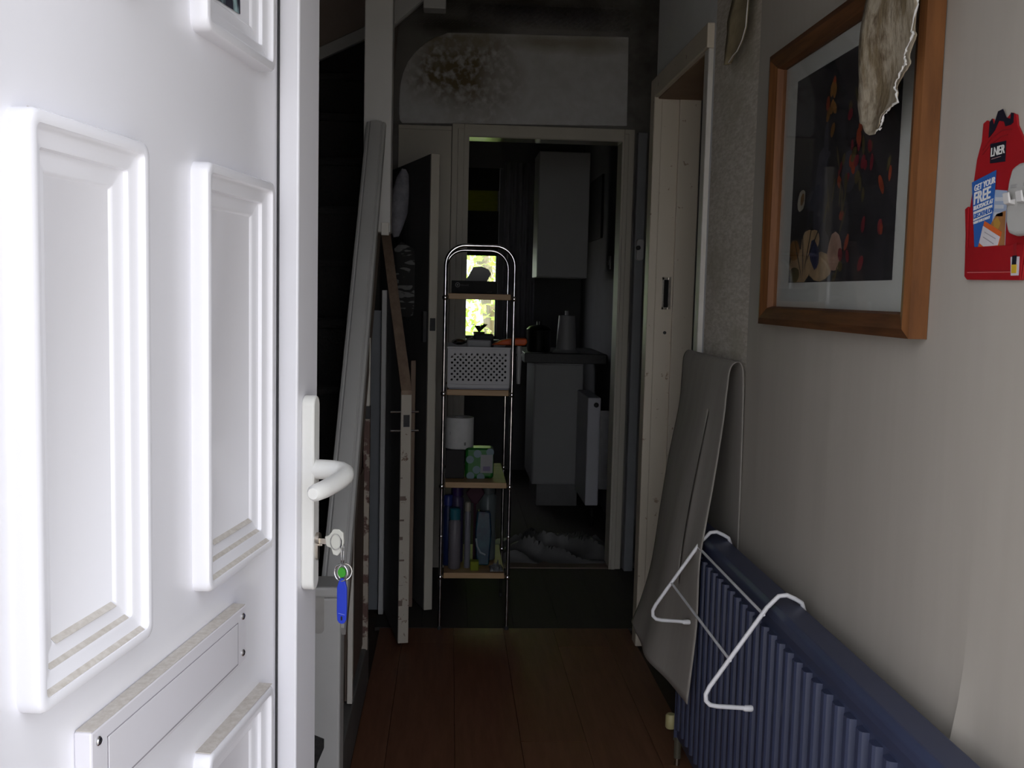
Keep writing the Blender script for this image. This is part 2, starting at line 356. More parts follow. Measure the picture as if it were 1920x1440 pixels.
pts2=[]
for i in range(30):
    a=i/30*2*math.pi; r=1+.3*noise.noise((math.cos(a)*1.7,math.sin(a)*1.7,8))
    pts2.append((.25+.42*r*math.cos(a),4.7195,2.575+.065*r*math.sin(a)))

make('boxing_panel', B((-.25,4.705,0),(-.008,4.72,2.045)), trimdark, wbk, bevel=.003)
make('boxing_panel', B((-.25,4.700,2.03),(-.008,4.72,2.05)), trimdark, wbk, bevel=.003)
# kitchen doorway frame
t = thing('trim_3', 'dull cream door frame of the kitchen doorway', 'door frame', (.42,4.72,0), kind='structure')
make('architrave', MB().box((-.006,4.698,0),(.05,4.72,2.062)).box((.02,4.690,0),(.05,4.70,2.04)), trimdark, t, bevel=.003)
make('architrave', MB().box((.785,4.698,0),(.832,4.72,2.062)).box((.785,4.690,0),(.805,4.70,2.04)), trimdark, t, bevel=.003)
make('architrave', MB().box((.05,4.698,2.008),(.785,4.72,2.062)), trimdark, t, bevel=.003)
make('door_lining', B((.05,4.695,0),(.072,4.825,2.01)), trimdark, t)
make('door_lining', B((.775,4.695,0),(.797,4.825,2.01)), trimdark, t)
make('door_lining', B((.05,4.70,2.004),(.797,4.825,2.022)), mat('gloss_lining',(.40,.38,.32),.12,col2=(.37,.35,.30),scale=5), t)
make('threshold', B((.05,4.70,-.01),(.797,4.83,.006)), brownpaint, t)
struct('trim_4', MB().box((.842,4.66,0),(.885,4.72,2.045)), mat('pipe_boxing',(.26,.27,.29),.6,col2=(.22,.23,.24),scale=5), 'narrow blue grey pipe boxing beside the kitchen doorway', 'pipe boxing', bevel=.004)

# kitchen shell
KX0, KX1, KY1 = -.75, .95, 7.4
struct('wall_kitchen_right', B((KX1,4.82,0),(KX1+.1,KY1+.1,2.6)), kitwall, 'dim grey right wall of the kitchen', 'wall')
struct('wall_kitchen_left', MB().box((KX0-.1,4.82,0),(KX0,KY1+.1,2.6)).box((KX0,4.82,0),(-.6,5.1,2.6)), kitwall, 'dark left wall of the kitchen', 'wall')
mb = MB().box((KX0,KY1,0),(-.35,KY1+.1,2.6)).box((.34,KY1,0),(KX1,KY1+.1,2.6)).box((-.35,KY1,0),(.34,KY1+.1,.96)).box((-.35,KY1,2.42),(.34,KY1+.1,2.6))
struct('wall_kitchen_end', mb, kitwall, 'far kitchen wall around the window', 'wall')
t = thing('window_1', 'kitchen window with a dark frame looking onto green leaves', 'window', (0,KY1,.96), kind='structure')
fr = mat('dark_window_frame',(.05,.05,.05),.5,col2=(.04,.04,.04),scale=5)
make('window_frame', MB().box((-.35,KY1+.02,.96),(-.31,KY1+.08,2.42)).box((.325,KY1+.02,.96),(.34,KY1+.08,2.42)).box((-.35,KY1+.02,.96),(.34,KY1+.08,.985)).box((-.35,KY1+.02,2.405),(.34,KY1+.08,2.42)), fr, t)
make('pane', B((-.31,KY1+.045,.985),(.325,KY1+.051,2.405)), glass, t)
make('window_sill', B((-.36,KY1-.14,.94),(.36,KY1+.02,.962)), fr, t, bevel=.004)
make('pelmet', B((-.36,KY1-.03,2.19),(.36,KY1+.015,2.392)), fr, t)
# blind
t = thing('window_blind', 'dark blind with a translucent olive band over the kitchen window', 'blind', (0,KY1,1.56))
make('blind_panel', B((-.34,KY1-.02,2.03),(.335,KY1-.012,2.20)), black, t)
make('blind_panel', B((-.34,KY1-.02,1.885),(.325,KY1-.014,2.03)), mat('olive_fabric',(.05,.05,.01),.9,col2=(.03,.03,.008),scale=14,stretch=(1,1,5),trans=(.05,.05,.006)), t)
make('blind_panel', B((-.34,KY1-.02,1.565),(.335,KY1-.012,1.885)), black, t)

# ------------------------------------------------------------------ front door (hinged left, opened inwards)
DW = .89
hx, hy = -.197-.1599*DW, 1.53-.9871*DW
dang = math.atan2(.9871, .1599)
door = thing('door_1', 'white panelled plastic front door standing open with letter plate and lever handle', 'front door', (hx,hy,0), dang, kind='structure', local=True)
def DL(t, n, z): return (DW-t, -n, z)
def dbox(t0,t1,n0,n1,z0,z1): return MB().box(DL(t0,n0,z0), DL(t1,n1,z1))
Z0, Z1 = .022, 2.05
TI0, TI1, ZI0, ZI1 = .096, .80, .13, 1.94
sash = MB().box(DL(0,0,Z0),DL(TI0,-.062,Z1)).box(DL(TI1,0,Z0),DL(DW,-.062,Z1)).box(DL(TI0,0,Z0),DL(TI1,-.062,ZI0)).box(DL(TI0,0,ZI1),DL(TI1,-.062,Z1))
make('sash', sash, pvc, door, bevel=.003)
g = MB()
for a in (dbox(TI0,TI0+.004,-.0295,-.0272,ZI0,ZI1), dbox(TI1-.004,TI1,-.0295,-.0272,ZI0,ZI1), dbox(TI0,TI1,-.0295,-.0272,ZI1-.006,ZI1), dbox(TI0,TI1,-.0295,-.0272,ZI0,ZI0+.006)):
    g.add(a.v, a.f)
make('gasket', g, rubber, door)
make('door_panel', dbox(TI0,TI1,-.055,-.030,ZI0,ZI1), pvc, door)
def rrect(t0,t1,z0,z1,r,n=5):
    p=[]
    for cx,cz,a0 in ((t1-r,z1-r,0),(t0+r,z1-r,90),(t0+r,z0+r,180),(t1-r,z0+r,270)):
        for i in range(n+1):
            a=math.radians(a0+90*i/n); p.append((cx+r*math.cos(a),cz+r*math.sin(a)))
    return p
PROF = [(0,-.031,.014),(.0006,-.0140,.0135),(.0022,-.0110,.0125),(.0045,-.0101,.011),(.0095,-.0100,.008),(.0118,-.0106,.006),(.0135,-.0150,.005),(.0170,-.0172,.004),(.0265,-.0182,.003),(.0290,-.0193,.003),(.0305,-.0235,.002),(.0350,-.0253,.002),(.0450,-.0260,.0015),(.0472,-.0273,.0015),(.0490,-.0292,.0015)]
def raised(t0,t1,z0,z1, cut=False):
    mb = MB(); rings=[]
    for ins,n,r in PROF:
        rings.append([DL(a,n,b) for a,b in rrect(t0+ins,t1-ins,z0+ins,z1-ins,max(r,.0012))])
    N=len(rings[0]); vs=[p for q in rings for p in q]; fs=[]
    for i in range(len(rings)-1):
        for k in range(N):
            l=(k+1)%N; fs.append((i*N+k,i*N+l,(i+1)*N+l,(i+1)*N+k))
    fs.append(tuple((len(rings)-1)*N+k for k in range(N)))
    mb.add(vs,fs); return mb
for a in ((.160,.387,.948,1.438),(.525,.731,.948,1.436),(.160,.387,.20,.757),(.525,.731,.20,.757),(.525,.731,1.58,1.90)):
    make('raised_panel', raised(*a), pvc, door, smooth=True)
# dust lying on the lower moulding ledges and ticks of dirt
def dust(t0,t1,z,n0,n1): return dbox(t0,t1,n0,n1,z,z+.0006)
for t0,t1 in ((.16,.387),(.525,.731)):
    mbd=MB()
    for ins,n in ((.0145,-.0163),(.0310,-.0242),(.0478,-.0282)):
        a=MB().add([DL(t0+ins+.004,n-.0035,.948+ins+.0035),DL(t1-ins-.002,n-.0035,.948+ins+.0035),DL(t1-ins-.002,n+.0045,.948+ins-.002),DL(t0+ins+.004,n+.0045,.948+ins-.002)],[(0,1,2,3)])
        mbd.add(a.v,a.f)
    make('dust_film', mbd, pvc_dirt, door, solid=.0006)
    make('dust_film', dust(t0+.006,t1-.006,.7571,-.030,-.0115), pvc_dirt, door)
    make('dirt_line', dbox(t0+.012,t1-.030,-.0299,-.0290,1.4370,1.4388), mat('tan_dirt',(.45,.38,.30),.9,col2=(.36,.30,.24),scale=40), door)
# top panel with arched glass corner
top = raised(.160,.387,1.578,1.90); make('raised_panel', top, pvc, door, smooth=True)
gl=[]
for i in range(9):
    a=math.radians(90*i/8); gl.append((.248+.10*(1-math.cos(a)),1.70+.14*math.sin(a)))
gl=[(.244,1.632),(.246,1.70)]+gl+[(.345,1.84),(.345,1.628)]
make('glass_pane', MB().prism([DL(a,-.0285,b) for a,b in gl],Vector(DL(0,.001,0))-Vector(DL(0,0,0))), mat('leaded_glass',(.03,.03,.05),.12,col2=(.35,.50,.52),scale=26,stretch=(1.5,1,.3),lo=.5,hi=.6), door)
# letter plate
lp = make('letter_plate', dbox(.262,.646,-.030,-.013,.826,.899), mat('letter_plate_white',(.70,.69,.74),.3,col2=(.68,.67,.71),scale=4), door, bevel=.002)
make('flap', dbox(.292,.616,-.0132,-.0122,.832,.883), mat('letter_flap',(.70,.69,.74),.3,col2=(.68,.67,.71),scale=4), lp, bevel=.0006)
fg=MB()
for a in (dbox(.290,.618,-.0131,-.0127,.8830,.8842),dbox(.290,.618,-.0131,-.0127,.8300,.8322),dbox(.2898,.2916,-.0131,-.0127,.831,.884),dbox(.6164,.618,-.0131,-.0127,.831,.884)): fg.add(a.v,a.f)
make('groove', fg, mat('groove_grey',(.33,.32,.35),.6,col2=(.28,.27,.3),scale=9), lp)
for tt in (.274,.634):
    for zz in (.840,.887):
        sc = MB()
        c0 = DL(tt,-.0135,zz)
        prof=[(.0044,.0),(.0044,-.0016),(.0034,-.0026),(.0012,-.0028)]
        sc.lathe([(r,h) for r,h in prof], c0, 12, 'y'); s1=make('screw', sc, steel, lp, smooth=True)
        make('slot', B((c0[0]-.0028,c0[1]-.0031,c0[2]-.0004),(c0[0]+.0028,c0[1]-.0027,c0[2]+.0004)), rubber, lp)
make('dust_film', dust(.264,.644,.8992,-.029,-.0135), pvc_dirt, lp)
# handle
hd = make('backplate', MB().prism([DL(a,-.0,b) for a,b in rrect(.050,.080,.862,1.147,.0148,8)],Vector(DL(0,.019,0))-Vector(DL(0,0,0))), plast, door, bevel=.003, smooth=True)
lev=[DL(.066,.015,1.040),DL(.066,.032,1.040),DL(.067,.045,1.040),DL(.070,.056,1.0395),DL(.078,.0645,1.038),DL(.090,.067,1.036),DL(.105,.066,1.034),DL(.13,.0615,1.031),DL(.155,.056,1.029),DL(.178,.050,1.028),DL(.183,.049,1.028)]
make('lever', MB().tube(lev,[.0145,.0145,.0142,.0138,.0134,.0130,.0126,.0124,.0122,.0114,.0075],16), plast, hd, smooth=True)
make('lock_cylinder', MB().lathe([(.0085,.0),(.0085,-.006),(.008,-.0065)],DL(.064,.018,.938),18,'y').prism([DL(a,.018,b) for a,b in rrect(.059,.069,.906,.938,.0049,6)],Vector(DL(0,.0045,0))-Vector(DL(0,0,0))), nickel, hd, smooth=True)
# inner side handle / edge lock strip
make('lock_strip', dbox(-.0012,0,-.045,-.020,.5,1.6), steel, door)

# key bunch in the lock
kb = thing('key_bunch', 'silver key in the front door lock with rings, green tag and blue plastic tag', 'keys', (hx-.987*.009,hy+.16*.009,-.004), dang, local=True)
K = lambda n,z,t=.064: DL(t,n,z)
ky = make('key', MB().box(DL(.062,.022,.934),DL(.0665,.044,.9425)).box(DL(.0625,.030,.931),DL(.066,.037,.934)), nickel, kb, bevel=.0008)
bow = [(.041,.9455),(.047,.9475),(.0535,.957),(.062,.9575),(.0685,.952),(.0695,.938),(.067,.926),(.060,.918),(.0535,.9195),(.0505,.929),(.0435,.9315)]
make('bow', MB().prism([DL(.0615,a,b) for a,b in bow],Vector(DL(.0055,0,0))-Vector(DL(0,0,0))), mat('clear_grey_key_bow',(.55,.55,.50),.25,col2=(.5,.5,.46),scale=20), kb, bevel=.0012)
ringp=[DL(.0675,.0575+.0075*math.cos(a),.9385+.0115*math.sin(a)) for a in [2*math.pi*i/24 for i in range(24)]]
make('bow_emblem', MB().tube(ringp,.0009,6,closed=True), chrome, kb, smooth=True)
make('key_hole', MB().prism([DL(.0672,a,b) for a,b in [(.0648,.945),(.0668,.941),(.0668,.932),(.0648,.929)]],Vector(DL(.0008,0,0))-Vector(DL(0,0,0))), rubber, kb)
def ring(cn,cz,ct,rn,rz,thick,tilt=0):
    return [DL(ct+tilt*math.cos(a),cn+rn*math.cos(a),cz+rz*math.sin(a)) for a in [2*math.pi*i/28 for i in range(28)]]
make('wire_link', MB().tube(ring(.0655,.921,.065,.0020,.014,0,.006),.0007,6,closed=True), chrome, kb, smooth=True)
make('wire_link', MB().tube(ring(.0690,.921,.065,.0020,.014,0,.006),.0007,6,closed=True), chrome, kb, smooth=True)
make('split_ring', MB().tube(ring(.0655,.893,.066,.0105,.0125,0,.003),.0011,8,closed=True), chrome, kb, smooth=True)
make('split_ring', MB().tube(ring(.0695,.893,.060,.0095,.0120,0,-.004),.0010,8,closed=True), steel, kb, smooth=True)
make('green_key_tag', MB().prism([DL(.062,a,b) for a,b in [(.0595+.009*math.cos(q),0) and (.0665+.0062*math.cos(q),.893+.0075*math.sin(q)) for q in [2*math.pi*i/18 for i in range(18)]]],Vector(DL(.0035,0,0))-Vector(DL(0,0,0))), greentag, kb, bevel=.0008)
bt=make('blue_key_tag', MB().prism([DL(.0625,a,b) for a,b in [(.0672-.0068,.822),(.0672-.004,.818),(.0672,.8165),(.0672+.004,.818),(.0672+.0068,.823),(.0672+.0075,.84),(.0672+.0072,.871),(.0672+.0045,.881),(.0672+.0015,.885),(.0672-.0015,.885),(.0672-.0050,.880),(.0672-.0075,.871),(.0672-.0075,.835)]],Vector(DL(.0045,0,0))-Vector(DL(0,0,0))), bluetag, kb, bevel=.0012)
make('slot', MB().prism([DL(.0672,a,b) for a,b in [(.066,.8225),(.0685,.8225),(.0685,.8285),(.066,.8285)]],Vector(DL(.0004,0,0))-Vector(DL(0,0,0))), navy, bt)
make('ridge', MB().prism([DL(.0670,a,b) for a,b in [(.0625,.8325),(.072,.8305),(.072,.8313),(.0625,.8333)]],Vector(DL(.0006,0,0))-Vector(DL(0,0,0))), plain('tag_ridge',(.2,.25,.7)), bt)

# ------------------------------------------------------------------ staircase
st = thing('staircase', 'dark carpeted staircase with white handrail and newel posts along the left', 'staircase', (-.6,2.3,0))
for k in range(12):
    y=2.34+.205*k; z=.2*(k+1)
    make('tread', B((-1.08,y-.02,z-.03),(-.285,y+.215,z)), carpet, st, bevel=.01)
    make('riser', B((-1.08,y,z-.2),(-.285,y+.015,z-.03)), carpet, st)
make('landing', B((-1.08,4.80,2.36),(-.285,5.1,2.4)), carpet, st)
make('string', MB().prism([(-.285,2.30,.15),(-.285,2.30,.42),(-.285,4.70,2.82),(-.285,4.70,2.56)],(.035,0,0)), mat('string_brown',(.28,.23,.19),.6,col2=(.22,.17,.14),scale=6), st, bevel=.003)
# handrail: moulded profile swept along slope
a=Vector((-.251,2.20,.552)); b=Vector((-.253,3.395,1.842)); dd=(b-a).normalized(); nn=Vector((1,0,0)); uu=nn.cross(dd).normalized()
prof=[(-.031,-.03),(-.033,-.008),(-.030,.004),(-.024,.007),(-.021,.005),(-.017,.010),(0,.013),(.017,.010),(.021,.005),(.024,.007),(.030,.004),(.033,-.008),(.031,-.03)]
poly=[a+nn*x+uu*y for x,y in prof]
make('handrail', MB().prism(poly, b-a), offwhite, st, smooth=True)
nw=make('newel_post', MB().box((-.315,2.19,-.0),(-.228,2.275,.625)).box((-.318,2.186,.625),(-.225,2.279,.650)), offwhite, st, bevel=.006)
make('carpet_scrap', MB().prism([(-.32,2.184,.33),(-.262,2.184,.305),(-.262,2.184,.285),(-.276,2.184,.25),(-.285,2.184,.2),(-.32,2.184,.18)],(0,.006,0)), carpet, st)
make('newel_shade_patch', MB().prism([(x,2.1895,z) for x,z in rrect(-.288,-.264,.545,.640,.01,4)],(0,-.0008,0)), mat('newel_groove_shade',(.36,.345,.33),.6,col2=(.44,.43,.41),scale=12), nw)  # flat darker patch: the groove's shadow put into the colour
make('tall_post', B((-.294,3.40,1.49),(-.203,3.49,3.2)), mat('post_paint',(.58,.575,.56),.5,col2=(.54,.535,.52),scale=4), st, bevel=.004)
make('post_block', B((-.232,3.385,1.48),(-.207,3.40,1.522)), creamedge, st, bevel=.002)
make('plinth', B((-.30,2.28,0),(-.25,3.30,.15)), mat('plinth_dark',(.14,.135,.13),.6,col2=(.10,.10,.10),scale=5), st, bevel=.004)
make('spandrel_panel', MB().prism([(-.275,2.28,.15),(-.275,2.28,.30),(-.275,3.25,1.27),(-.275,3.25,.15)],(-.012,0,0)), brownpaint, st)
make('panel_edge', B((-.264,2.715,.165),(-.249,2.735,.74)), creamedge, st, bevel=.002)
make('panel_board', B((-.272,2.735,.165),(-.262,3.19,.74)), brownpaint, st)
make('panel_edge', B((-.266,3.19,.145),(-.246,3.215,.895)), mat('stripped_paint',(.42,.37,.31),.6,col2=(.36,.31,.26),scale=6,col3=(.10,.05,.04),s3=22,lo3=.47,hi3=.53), st, bevel=.002)
make('panel_edge', B((-.268,3.19,.935),(-.247,3.215,1.15)), creamedge, st, bevel=.002)
make('hinge', B((-.272,3.188,.895),(-.246,3.216,.935)), rubber, st)
# landing trims
make('landing_trim', MB().prism([(-.70,4.45,2.205),(-.36,4.45,2.372),(-.36,4.45,2.425),(-.70,4.45,2.258)],(0,.03,0)), offwhite, st, bevel=.003)
make('landing_soffit', MB().prism([(-1.0,4.48,2.08),(-.24,4.48,2.44),(-.24,4.48,3.0),(-1.0,4.48,3.0)],(0,.03,0)), mat('soffit_brown',(.30,.25,.22),.8,col2=(.25,.20,.175),scale=4), st)
make('landing_trim', MB().prism([(-.275,4.22,2.335),(-.105,4.22,2.488),(-.105,4.22,2.66),(-.275,4.22,2.62)],(0,.03,0)), offwhite, st, bevel=.003)
make('landing_bead', MB().prism([(-.285,4.21,2.33),(-.105,4.21,2.492),(-.105,4.21,2.512),(-.285,4.21,2.35)],(0,.012,0)), offwhite, st)
make('drop_newel', B((-.131,4.20,2.432),(-.040,4.28,2.66)), offwhite, st, bevel=.004)

# understair doors
def plankdoor(name,label,hinge,free,th,z0,zf,zh,mface,medge):
    h=Vector((*hinge,0)); f=Vector((*free,0)); L=(f-h).length; ang=math.atan2(f.y-h.y,f.x-h.x)
    t=thing(name,label,'cupboard door',(*hinge,0),ang,kind='structure',local=True)
    make('door_leaf', MB().prism([(0,-th/2,z0),(L-.012,-th/2,z0),(L-.012,-th/2,zf+.012*(zh-zf)/L),(0,-th/2,zh)],(0,th,0)), mface, t)
    make('edge_strip', MB().prism([(L-.012,-th/2,z0),(L,-th/2,z0),(L,-th/2,zf),(L-.012,-th/2,zf+.012*(zh-zf)/L)],(0,th,0)), medge, t, bevel=.002)
    return t,L
t,L=plankdoor('door_2','low cupboard door under the stairs with a sloping top standing ajar',(-.275,4.25),(-.150,3.61),.038,.02,.93,1.54,mat('cupboard_face_shaded',(.16,.155,.15),.6,col2=(.12,.115,.11),scale=5),chipped)  # leaf colour darkened for the cupboard shade on its inner face
make('top_strip', MB().prism([(0,-.019,1.54),(L,-.019,.93),(L,-.019,.945),(0,-.019,1.555)],(0,.038,0)), rawwood, t)
for zz in (.868,.80): make('bolt', MB().tube([(L-.006,-.055,zz),(L-.006,.045,zz)],.004,8), steel, t)
make('latch', B((L-.001,-.010,.815),(L+.002,.012,.858)), rubber, t)
for i in range(9): make('chip', B((L-.001,-.019,.10+.075*i+random.uniform(-.02,.02)),(L+.001,-.019+random.uniform(.008,.022),.106+.075*i+random.uniform(-.02,.005)-0)), brownpaint, t)
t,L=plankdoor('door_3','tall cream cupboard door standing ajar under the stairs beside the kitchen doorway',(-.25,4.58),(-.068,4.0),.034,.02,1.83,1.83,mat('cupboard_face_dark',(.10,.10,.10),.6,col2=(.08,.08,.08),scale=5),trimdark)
make('latch', B((L-.001,-.012,1.145),(L+.002,.010,1.195)), rubber, t)
make('handle', MB().box((L-.06,-.03,1.1),(L-.03,-.017,1.22)), rubber, t)
# things in / on the cupboard
def leaning(name,label,cat,lo,hi,m): return tag(make(name,B(lo,hi),m,bevel=.003),label,cat)
leaning('storage_board','blue grey board stood in the understair cupboard','board',(-.335,4.06,.0),(-.272,4.09,1.22),mat('board_bluegrey',(.20,.21,.235),.6,col2=(.17,.18,.2),scale=6))
leaning('wooden_batten','narrow pale batten stood upright in the understair cupboard','batten',(-.268,4.0,.0),(-.248,4.03,1.30),offwhite)
leaning('brown_batten','narrow brown batten leaning between the two cupboard doors','batten',(-.155,4.10,.0),(-.135,4.13,1.02),rawwood)
def pillow(pts,y,th,m,name,label,cat,amp=.004):
    # closed outline puffed into a soft body
    n=len(pts); cx=sum(p[0] for p in pts)/n; cz=sum(p[1] for p in pts)/n; mb=MB(); R=7
    vs=[]; fs=[]
    for side in (-1,1):
        b=len(vs); vs.append((cx,y+side*th,cz))
        for r in range(1,R+1):
            for p in pts:
                q=r/R; wv=1+amp*40*0
                vs.append((cx+(p[0]-cx)*q, y+side*th*math.sqrt(max(0,1-q*q))+amp*noise.noise((p[0]*30*q,p[1]*22*q,side)), cz+(p[1]-cz)*q))
        for k in range(n):
            l=(k+1)%n; fs.append((b,b+1+k,b+1+l) if side<0 else (b,b+1+l,b+1+k))
            for r in range(R-1):
                q=(b+1+r*n+k,b+1+(r+1)*n+k,b+1+(r+1)*n+l,b+1+r*n+l); fs.append(q if side<0 else q[::-1])
    mb.add(vs,fs); return tag(make(name,mb,m,smooth=True),label,cat)
Yh=4.28
pillow([(-.21,1.80),(-.193,1.797),(-.181,1.775),(-.178,1.70),(-.183,1.62),(-.20,1.565),(-.218,1.522),(-.24,1.518),(-.251,1.55),(-.253,1.64),(-.246,1.71),(-.23,1.765)],4.25,.03,mat('mottled_cloth',(.30,.30,.34),.9,col2=(.18,.18,.21),scale=22),'hanging_cloth','pale grey mottled cloth hanging high beside the stair post','cloth')
pillow([(-.235,1.47),(-.205,1.50),(-.13,1.46),(-.118,1.40),(-.13,1.30),(-.125,1.21),(-.17,1.19),(-.225,1.195),(-.24,1.28),(-.232,1.38)],4.22,.025,mat('zebra_cloth',(.015,.015,.015),.8,col2=(.15,.15,.15),scale=34,stretch=(.5,1,1.6),lo=.53,hi=.57,detail=1),'striped_bag','black and white zebra striped bag hanging in the cupboard','bag')
pillow([(-.20,1.80),(-.15,1.80),(-.118,1.72),(-.112,1.5),(-.118,1.1),(-.135,.88),(-.20,.86),(-.225,1.0),(-.218,1.4),(-.205,1.6)],4.36,.03,plain('black_coat',(.02,.02,.022),.9),'dark_coat','black coat hanging behind the striped bag','coat')
tag(make('coat_badge', MB().prism([(-.165,4.315,1.665),(-.143,4.315,1.66),(-.150,4.315,1.705)],(0,-.004,0)), offwhite),'small white triangle on the black coat','badge')
tag(make('coat_cord', MB().tube([(-.158,4.312,1.58),(-.156,4.310,1.52),(-.159,4.309,1.47)],.004,6), offwhite),'short white cord on the black coat','cord')

# ------------------------------------------------------------------ right wall: picture
XF=W-.035
t = thing('framed_picture','still life print in a wide oak frame behind glass on the right wall','picture',(W,1.9,1.24))
YL,YR,ZB,ZT = 2.265,1.505,1.245,1.835     # outer
iy0,iy1,iz0,iz1 = 2.205,1.545,1.285,1.795 # inner
def rail(a,b,c,d): # outer edge a-b, inner edge c-d as (y,z)
    mb=MB(); vs=[]
    for (oy,oz),(ny,nz) in ((a,d),(b,c)):
        vs += [(W-.004,oy,oz),(XF+.002,oy,oz),(XF-.003,oy+(ny-oy)*.35,oz+(nz-oz)*.35),(XF+.004,oy+(ny-oy)*.9,oz+(nz-oz)*.9),(XF+.016,ny,nz),(W-.004,ny,nz)]
    n=6; fs=[(i,(i+1)%n,n+(i+1)%n,n+i) for i in range(n)]+[tuple(range(n))[::-1],tuple(range(n,2*n))]
    return mb.add(vs,fs)
def smake(*a,**k):
    o=make(*a,**k); 
    import bmesh
    bm=bmesh.new(); bm.from_mesh(o.data); bmesh.ops.recalc_face_normals(bm,faces=bm.faces); bm.to_mesh(o.data); bm.free(); return o
smake('frame_rail', rail((YL,ZT),(YR,ZT),(iy1,iz1),(iy0,iz1)), wood, t)
smake('frame_rail', rail((YL,ZB),(YR,ZB),(iy1,iz0),(iy0,iz0)), wood, t)
smake('frame_rail', rail((YL,ZB),(YL,ZT),(iy0,iz1),(iy0,iz0)), woodH, t)
smake('frame_rail', rail((YR,ZB),(YR,ZT),(iy1,iz1),(iy1,iz0)), woodH, t)
make('mount', B((W-.012,YR+.01,ZB+.01),(W-.010,YL-.01,ZT-.01)), mat('grey_mount',(.58,.59,.55),.8,col2=(.55,.56,.52),scale=9), t)
# printed picture: flat print with colour areas
cols=[(.028,.026,.030),(.20,.02,.03),(.30,.05,.02),(.42,.29,.16),(.065,.065,.08),(.10,.08,.03),(.50,.47,.38),(.035,.04,.09),(.42,.26,.19),(.26,.12,.03),(.018,.017,.02)]
pmts=[mat('print_%d'%i,c,.7,col2=tuple(x*.6 for x in c),scale=22,lo=.4,hi=.7) for i,c in enumerate(cols)]
pr=MB(); XP=W-.0125
PY0,PY1,PZ0,PZ1=2.13,1.62,1.336,1.755
pr.add([(XP,PY0,PZ0),(XP,PY1,PZ0),(XP,PY1,PZ1),(XP,PY0,PZ1)],[(0,1,2,3)])
lay=[0]
def blob(u,v,ru,rv,mi,rot=0,n=12,jit=.18):
    lay[0]+=1; x=XP-.00002*lay[0]; pr.cur=mi; vs=[]
    sd=random.random()*50
    for i in range(n):
        a=2*math.pi*i/n; r=1+jit*noise.noise((math.cos(a)*1.5,math.sin(a)*1.5,sd))
        du=ru*r*math.cos(a); dv=rv*r*math.sin(a)
        uu_=u+du*math.cos(rot)-dv*math.sin(rot); vv_=v+du*math.sin(rot)+dv*math.cos(rot)
        uu_=min(.998,max(.002,uu_)); vv_=min(.998,max(.002,vv_))
        vs.append((x,PY0+(PY1-PY0)*uu_,PZ0+(PZ1-PZ0)*vv_))
    pr.add(vs,[tuple(range(n))])
for _ in range(14): blob(random.random(),random.random(),random.uniform(.06,.16),random.uniform(.05,.14),random.choice([10,10,0,4]))
blob(.33,.36,.07,.26,4); blob(.36,.62,.025,.12,4); blob(.36,.58,.05,.02,4)
blob(.13,.08,.12,.09,3); blob(.22,.17,.09,.08,3); blob(.36,.07,.12,.07,3); blob(.50,.13,.07,.09,8); blob(.06,.16,.06,.05,9); blob(.28,.20,.06,.05,3); blob(.07,.04,.06,.04,5)
blob(.29,.13,.05,.07,7,.5)
for i in range(4): blob(.1+.06*i,.13+.02*i,.005,.12,10,.5-.4*i)
blob(.115,.40,.042,.055,6,-.4); blob(.125,.405,.02,.03,9,-.4)
for _ in range(52):
    u=random.gauss(.68,.14); v=random.gauss(.45,.25)
    if .5<u<1 and .02<v<.97: blob(u,v,random.uniform(.010,.022),random.uniform(.02,.045),random.choice([1,1,1,2,2,5,5]),random.uniform(-.5,.5))
for _ in range(8): blob(random.gauss(.42,.03),random.gauss(.78,.07),.018,.035,random.choice([2,9,9]),random.uniform(-.6,.6))
for _ in range(10): blob(random.gauss(.52,.05),random.gauss(.4,.2),.008,.06,5,random.uniform(-.5,.5))
make('print', pr, pmts, t)
make('glass', B((W-.0185,iy1-.004,iz0-.004),(W-.0165,iy0+.004,iz1+.004)), glass, t)

# torn wallpaper
def lerp_outline(L,R,zs):
    pass
def torn(name,label,left,right,m,fx,nu=10,solid=.0012,nv=60):
    """left/right: polylines of (y,z); sheet between them, fx(u,v)->x"""
    def at(pl,v):
        d=[0]
        for a,b in zip(pl,pl[1:]): d.append(d[-1]+math.hypot(a[0]-b[0],a[1]-b[1]))
        s=v*d[-1]
        for i in range(len(pl)-1):
            if s<=d[i+1]+1e-9:
                q=(s-d[i])/max(1e-9,d[i+1]-d[i]); return (pl[i][0]+(pl[i+1][0]-pl[i][0])*q, pl[i][1]+(pl[i+1][1]-pl[i][1])*q)
        return pl[-1]
    def fn(u,v):
        a=at(left,v); b=at(right,v); y=a[0]+(b[0]-a[0])*u; z=a[1]+(b[1]-a[1])*u
        return (fx(u,v,y,z),y,z)
    return tag(make(name,MB().grid(fn,nu,nv),m,smooth=True,solid=solid),label,'torn wallpaper')
# flap over the picture (hangs from above the frame, mouldy back outwards)
left=[(1.640,1.93),(1.642,1.80),(1.650,1.72),(1.655,1.66),(1.668,1.624),(1.660,1.591),(1.648,1.588),(1.640,1.577),(1.630,1.571),(1.612,1.5655)]
right=[(1.43,1.86),(1.437,1.79),(1.451,1.735),(1.455,1.724),(1.470,1.694),(1.464,1.686),(1.478,1.672),(1.491,1.663),(1.481,1.650),(1.490,1.645),(1.501,1.637),(1.516,1.623),(1.508,1.612),(1.502,1.598),(1.526,1.594),(1.538,1.590),(1.552,1.583),(1.555,1.574),(1.562,1.566),(1.570,1.569),(1.577,1.563)]
rr=[]
for p_,q_ in zip(right,right[1:]):
    for i_ in range(4): rr.append((p_[0]+(q_[0]-p_[0])*i_/4+random.uniform(-.0025,.0025),p_[1]+(q_[1]-p_[1])*i_/4+random.uniform(-.0015,.0015)))
right=rr+[right[-1]]
